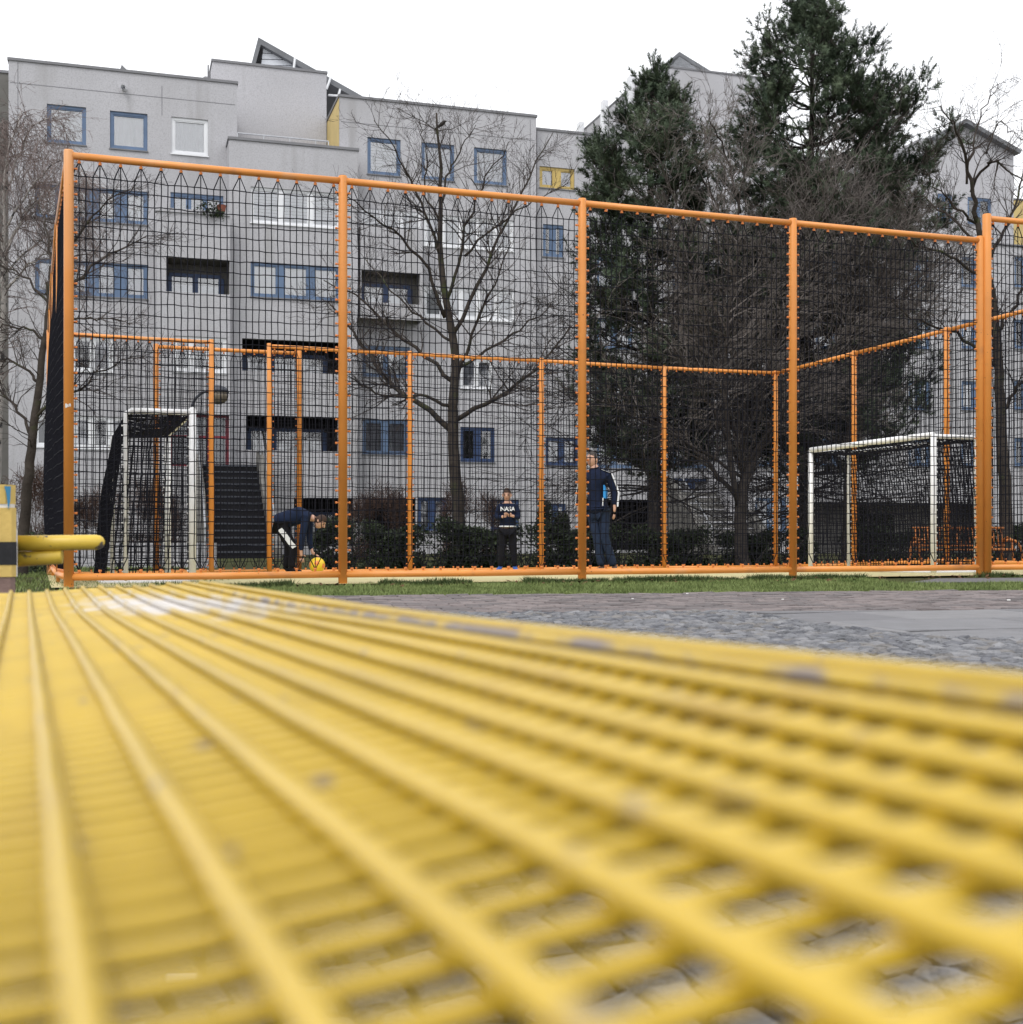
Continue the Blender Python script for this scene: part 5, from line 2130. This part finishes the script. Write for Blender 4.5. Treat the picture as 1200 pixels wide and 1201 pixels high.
jn['hem'] = (-.01, 0, .81, .182, .15)
jn['col'] = (-.057, -.008, 1.535, .085, .08)
jn['wr'] = (.262, -.02, .965, .046, .044)
jn['wl'] = (-.295, -.04, .955, .046, .044)
skin('jacket', jn, chain('hem', 'hem0', 'bel', 'che', 'sho', 'col') + chain('sho', 'sr', 'er', 'wr') + chain('sho', 'sl', 'el', 'wl'), M['navy'], man, 2, 'bel')
tn = {k: (*nodes[k][:3], nodes[k][3] * 1.06 + .006, nodes[k][4] * 1.06 + .006) for k in ('pel', 'hr', 'kr', 'hl', 'kl')}
tn['pel'] = (-.01, 0, .92, .14, .11)
tn['ar'] = (.232, .02, .075, .062, .07)
tn['al'] = (.06, -.02, .075, .062, .07)
skin('trousers', tn, chain('pel', 'hr', 'kr', 'ar') + chain('pel', 'hl', 'kl', 'al'), M['jeans'], man, 2, 'pel')
shoe(man, (.235, .05, 0), (.28, -.12, 0), M['brown_shoe'])
shoe(man, (.06, .02, 0), (.03, -.17, 0), M['brown_shoe'])
for sgn, a, b_, c_ in ((1, 'sr', 'er', 'wr'), (-1, 'sl', 'el', 'wl')):
    sh, el_, wr_ = [np.array(nodes[q][:3]) for q in (a, b_, c_)]
    pts = [np.array([sgn * .07 - .04, -.045, 1.525]), sh * .62 + np.array([-.03, 0, 1.45]) * .38 + (sgn * .02, -.05, .062), sh + (sgn * .058, -.045, .03), (sh + el_) / 2 + (sgn * .066, -.02, 0), el_ + (sgn * .058, -.02, 0), (el_ + wr_) / 2 + (sgn * .052, -.02, 0), wr_ + (sgn * .05, -.02, .03)]
    wd = [(0, -1, .1)] * 2 + [(-sgn * .3, -1, .2)] + [(-sgn * .35, -1, 0)] * 4
    band(man, 'sleeve_stripe', pts, wd, .017, [(0, 0, 1), (sgn * .4, -.4, 1), (sgn, -.6, .4), (sgn, -.4, 0), (sgn, -.4, 0), (sgn, -.4, 0), (sgn, -.4, 0)], M['white_cloth'])
b = MB()
b.prism([(.118, -.118, 1.28), (.150, -.098, 1.19), (.150, -.098, 1.08), (.118, -.120, 1.09)], (.012, .03, 0))
b.build_local('side_panel', M['azure'], man, False)
b = MB()
b.prism([(.112, -.132, 1.09), (.122, -.128, 1.09), (.116, -.134, .93), (.106, -.138, .93)], (.0, .012, 0))
b.build_local('white_piping', M['white_cloth'], man, False)
b = MB()
b.box((-.01, -.142, 1.36), (.03, .01, .012))
b.build_local('chest_badge', M['white_cloth'], man, False)

# ---- the boy standing by the far fence, hands together
YB2 = 18.6
XB2 = (595.5 - 600) * YB2 / FPX
boy = person(XB2, YB2, 'boy in dark sweatshirt with white lettering standing facing the lawn, hands together')
f, s, u = frame_from((-.12, -1, -.12))
hk = .195
hc = np.array([-.01, -.01, 1.145])
nodes = {
    'pel': (.0, 0, .66, .105, .08), 'bel': (0, 0, .77, .108, .082), 'che': (0, 0, .90, .115, .085), 'sho': (0, 0, .975, .085, .06),
    'nec': (-.003, 0, 1.03, .043, .043), 'hd': (-.006, -.005, 1.09, .05, .055),
    'sr': (.125, 0, .965, .045, .045), 'er': (.165, -.05, .80, .036, .036), 'wr': (.065, -.16, .83, .022, .022),
    'sl': (-.125, 0, .965, .045, .045), 'el': (-.165, -.05, .80, .036, .036), 'wl': (-.055, -.16, .82, .022, .022),
    'hr': (.062, 0, .60, .062, .066), 'kr': (.085, -.01, .34, .044, .046), 'ar': (.105, .01, .075, .03, .034),
    'hl': (-.062, 0, .60, .062, .066), 'kl': (-.085, -.01, .34, .044, .046), 'al': (-.108, .01, .075, .03, .034)}
nb, eb = slim(nodes), list(edges)
h1 = hand_nodes(nb, eb, 'r', nodes['wr'][:3], (-.8, -.25, .2), (-.2, .6, .8), .8, .5)
h2 = hand_nodes(nb, eb, 'l', nodes['wl'][:3], (.8, -.2, .15), (.1, .6, .8), .8, .5)
eb += [('wr', 'rp'), ('wl', 'lp')]
skin('body', nb, eb, M['skin'], boy, 2, 'pel', merge(h1, h2, head_mesh(hc, f, s, u, hk)))
face_parts(boy, hc, f, s, u, hk)
hair_cap(boy, hc, f, s, u, hk, M['hair'], .20, -.16, 1.09)
jn = {k: (*nodes[k][:3], nodes[k][3] * 1.16 + .006, nodes[k][4] * 1.16 + .006) for k in ('bel', 'che', 'sho', 'sr', 'er', 'sl', 'el')}
jn['bel'] = (0, 0, .78, .135, .105)
jn['hem'] = (0, 0, .655, .140, .112)
jn['col'] = (-.002, 0, 1.018, .052, .05)
jn['wr'] = (.085, -.145, .825, .032, .032)
jn['wl'] = (-.075, -.145, .815, .032, .032)
skin('sweatshirt', jn, chain('hem', 'bel', 'che', 'sho', 'col') + chain('sho', 'sr', 'er', 'wr') + chain('sho', 'sl', 'el', 'wl'), M['navy'], boy, 2, 'bel')
MB().path([(.118 * math.cos(t), .098 * math.sin(t), .672) for t in np.linspace(0, 2 * math.pi, 25)[:-1]], .012, 6, closed=True).build_local('shirt_hem', M['white_cloth'], boy)
tn = {k: (*nodes[k][:3], nodes[k][3] * 1.12 + .008, nodes[k][4] * 1.12 + .008) for k in ('pel', 'hr', 'kr', 'hl', 'kl')}
tn['ar'] = (.105, .01, .06, .046, .05)
tn['al'] = (-.108, .01, .06, .046, .05)
skin('trousers', tn, chain('pel', 'hr', 'kr', 'ar') + chain('pel', 'hl', 'kl', 'al'), M['black_cloth'], boy, 2, 'pel')
shoe(boy, (.105, .03, 0), (.13, -.12, 0), M['blue_shoe'], .85)
shoe(boy, (-.108, .03, 0), (-.15, -.12, 0), M['blue_shoe'], .85)
cu = bpy.data.curves.new('lettering', 'FONT')
cu.body = 'NASA'
cu.size = .082
cu.align_x = 'CENTER'
cu.extrude = .003
cu.offset = .0022
to = bpy.data.objects.new('lettering', cu)
col.objects.link(to)
dg = bpy.context.evaluated_depsgraph_get()
tm = bpy.data.meshes.new_from_object(to.evaluated_get(dg))
bpy.data.objects.remove(to)
co = np.array([v.co for v in tm.vertices])
xx = co[:, 0] * 1.05
co2 = np.stack([xx, -.117 + xx ** 2 * 1.6 + co[:, 2], .905 + co[:, 1] * 1.05], 1)
tm.vertices.foreach_set('co', co2.astype(np.float32).ravel())
tm.name = 'lettering'
tm.materials.clear()
link('lettering', tm, M['white_cloth'], boy)
b = MB()
b.box((.152, -.072, .795), (.02, .012, .035))
b.build_local('cuff_badge', M['white_cloth'], boy, False)

# ---- the boy stooping over the ball
YS = 17.7
XS = (345 - 600) * YS / FPX
kid = person(XS, YS, 'boy in navy sweater stooping to the ball in front of the doorway')
f, s, u = frame_from((.78, -.25, -.62), (.55, 0, .8))
hk = .205
hc = np.array([.375, -.02, .735])
nodes = {
    'pel': (-.20, 0, .735, .11, .105), 'bel': (-.06, 0, .80, .105, .11), 'che': (.09, 0, .83, .105, .12), 'sho': (.19, 0, .82, .075, .10),
    'nec': (.265, -.01, .79, .045, .045), 'hd': (.32, -.015, .765, .055, .05),
    'sr': (.185, -.14, .79, .05, .05), 'er': (.145, -.17, .51, .037, .037), 'wr': (.125, -.15, .285, .022, .022),
    'sl': (.20, .13, .79, .05, .05), 'el': (.20, .12, .50, .037, .037), 'wl': (.255, .03, .295, .022, .022),
    'hr': (-.17, -.075, .66, .075, .085), 'kr': (.005, -.095, .37, .052, .055), 'ar': (-.025, -.09, .08, .033, .038),
    'hl': (-.19, .075, .66, .075, .085), 'kl': (-.08, .09, .36, .052, .055), 'al': (-.14, .09, .08, .033, .038)}
nb, eb = slim(nodes), list(edges)
h1 = hand_nodes(nb, eb, 'r', nodes['wr'][:3], (.1, .0, -1), (0, 1, -.1), .85, .3)
h2 = hand_nodes(nb, eb, 'l', nodes['wl'][:3], (.85, -.15, -.45), (-.2, 0, -1), .85, .45)
eb += [('wr', 'rp'), ('wl', 'lp')]
skin('body', nb, eb, M['skin'], kid, 2, 'pel', merge(h1, h2, head_mesh(hc, f, s, u, hk)))
face_parts(kid, hc, f, s, u, hk)
hair_cap(kid, hc, f, s, u, hk, M['hair'], .20, -.16, 1.08)
jn = {k: (*nodes[k][:3], nodes[k][3] * 1.14 + .006, nodes[k][4] * 1.14 + .006) for k in ('bel', 'che', 'sho', 'sr', 'er', 'sl', 'el')}
jn['bel'] = (-.06, 0, .80, .128, .135)
jn['hem'] = (-.275, 0, .705, .145, .142)
jn['col'] = (.25, -.008, .80, .06, .06)
jn['wr'] = (.127, -.152, .32, .036, .036)
jn['wl'] = (.235, .04, .33, .036, .036)
skin('sweater', jn, chain('hem', 'bel', 'che', 'sho', 'col') + chain('sho', 'sr', 'er', 'wr') + chain('sho', 'sl', 'el', 'wl'), M['navy_light'], kid, 2, 'bel')
tn = {k: (*nodes[k][:3], nodes[k][3] * 1.1 + .008, nodes[k][4] * 1.1 + .008) for k in ('pel', 'hr', 'kr', 'hl', 'kl')}
tn['ar'] = (-.025, -.09, .06, .05, .055)
tn['al'] = (-.14, .09, .06, .05, .055)
skin('trousers', tn, chain('pel', 'hr', 'kr', 'ar') + chain('pel', 'hl', 'kl', 'al'), M['black_cloth'], kid, 2, 'pel')
a, c = np.array(nodes['hr'][:3]), np.array(nodes['kr'][:3])
band(kid, 'trouser_stripe', [a + (-.0, -.105, -.03), a * .6 + c * .4 + (.0, -.088, 0), a * .2 + c * .8 + (.01, -.072, 0), c + (.03, -.062, .0)],
     [(1, 0, .62)] * 4, .034, [(0, -1, 0)] * 4, M['white_cloth'])
shoe(kid, (-.03, -.09, 0), (.13, -.10, 0), M['black_cloth'], .9)
shoe(kid, (-.15, .09, 0), (.01, .09, 0), M['black_cloth'], .9)

# ball under his hand
bx_, by_ = XS + .335, YS - .03
bz_ = float(g(bx_, by_)) + .022 + .113
ball = empty('ball', (bx_, by_, bz_ - .113), 'yellow and orange football under the stooping boy\'s hand', 'ball')
MB().ball((bx_, by_, bz_), .113, 24, 16).build('shell', M['ball'], ball, smooth=True)
for d in ((.1, -1, .35), (.9, -.4, -.1), (-.85, -.45, .1), (.1, .2, 1)):
    d = unit(np.array(d))
    sd_ = unit(np.cross(d, (.3, .2, 1)))
    t_ = np.cross(d, sd_)
    v = [np.array([bx_, by_, bz_]) + d * .1155]
    for k in range(10):
        w = d + (math.cos(k * .628) * sd_ + math.sin(k * .628) * t_) * (.42 if k % 2 else .30)
        v.append(np.array([bx_, by_, bz_]) + unit(w) * .1142)
    MB().add(v, None, [[0, k + 1, (k + 1) % 10 + 1] for k in range(10)]).build('patch', M['ball_orange'], ball)

# ------------------------------------------------------------------ street lamp
YL = 29.0
p0 = at(225, 640, YL)
lamp = empty('street_lamp', (p0[0], YL, float(g(p0[0], YL))), 'street lamp with a curved arm and smoky globe beside the red entrance', 'street lamp')
xl = p0[0]
z1 = at(225, 480, YL)[2]
pts = [(xl, YL, float(g(xl, YL))), (xl, YL, 1.5), (xl, YL, z1)]
for k in range(1, 8):
    a = math.pi / 2 * k / 7
    pts.append((xl + .50 * (1 - math.cos(a)), YL, z1 + .46 * math.sin(a)))
ge = at(256, 463, YL)
pts.append((ge[0] - .1, YL, z1 + .46))
MB().path(pts, [.05, .05] + [.032] * (len(pts) - 2), 10).build('pole', M['lamp_steel'], lamp, smooth=True)
MB().ball(ge, (.24, .24, .22), 16, 10).build('globe', M['lamp_glass'], lamp, smooth=True)
b = MB()
b.path([(ge[0], YL, ge[2] + .06), (ge[0], YL, ge[2] + .16), (ge[0], YL, ge[2] + .24)], [.255, .22, .06], 16)
b.build('hood', M['lamp_steel'], lamp, smooth=True)

# ------------------------------------------------------------------ orange bench beyond the cage
YO = 25.5
c0 = at(1127, 662, YO)
zg = float(g(c0[0], YO))
ob = empty('park_bench', (c0[0], YO, zg), 'orange metal bench with round tube arms beyond the right goal', 'bench')
wd_ = .95
for sx in (-1, 1):
    pts = []
    for k in range(13):
        a = math.pi * k / 12
        pts.append((c0[0] + sx * wd_, YO - .3 + .28 * math.cos(a) * -1 + .3, zg + .42 + .24 * math.sin(a)))
    pts = [(c0[0] + sx * (wd_), YO - .32, zg)] + [(p[0], p[1] - .04, p[2]) for p in pts] + [(c0[0] + sx * wd_, YO + .28, zg)]
    pts = [(p[0] + sx * .16 * math.sin(math.pi * min(1, max(0, (p[2] - zg) / .66)) * .5) * 0 + sx * (.0), p[1], p[2]) for p in pts]
    MB().path(pts, .026, 10).build('arm_loop', M['orange_dull'], ob, smooth=True)
    # loop seen from the front: a rounded hoop at each end
    hp = [(c0[0] + sx * (wd_ - .14), YO - .28, zg + .60), (c0[0] + sx * (wd_ - .05), YO - .28, zg + .63), (c0[0] + sx * (wd_ + .10), YO - .28, zg + .58), (c0[0] + sx * (wd_ + .19), YO - .28, zg + .42), (c0[0] + sx * (wd_ + .21), YO - .28, zg + .2), (c0[0] + sx * (wd_ + .21), YO - .28, zg)]
    MB().path(resample(np.array(hp), 14), .028, 10).build('leg_hoop', M['orange_dull'], ob, smooth=True)
for z, y in ((.86, .16), (.50, .06), (.42, -.02), (.42, -.42)):
    MB().path([(c0[0] - wd_, YO + y, zg + z), (c0[0] + wd_, YO + y, zg + z)], .024, 8).build('cross_tube', M['orange_dull'], ob, smooth=True)
for k in range(22):
    x = c0[0] - wd_ + .06 + k * (2 * wd_ - .12) / 21
    MB().path([(x, YO + .06, zg + .50), (x, YO + .16, zg + .86)], .013, 6).build('back_slat', M['orange_dull'], ob, smooth=True)
    MB().path([(x, YO - .42, zg + .43), (x, YO - .02, zg + .43)], .013, 6).build('seat_slat', M['orange_dull'], ob, smooth=True)

# ------------------------------------------------------------------ bird in the centre tree
bp_ = at(518, 146, 28.5)
bd = empty('bird', tuple(bp_), 'small dark bird perched high in the bare centre tree', 'bird')
skin('body', {'t': (-.16, 0, -.10, .012, .02), 'a': (-.06, 0, -.03, .035, .035), 'b': (.02, 0, .03, .048, .048), 'h': (.075, 0, .085, .032, .032), 'k': (.125, 0, .085, .006, .006)},
     chain('t', 'a', 'b', 'h', 'k'), M['dark'], bd, 2, 'b')
MB().segs([(0, .012, -.01), (0, -.012, -.01)], [(.005, .012, -.08), (.005, -.012, -.08)], .004, .004, 4).build_local('legs', M['dark'], bd)
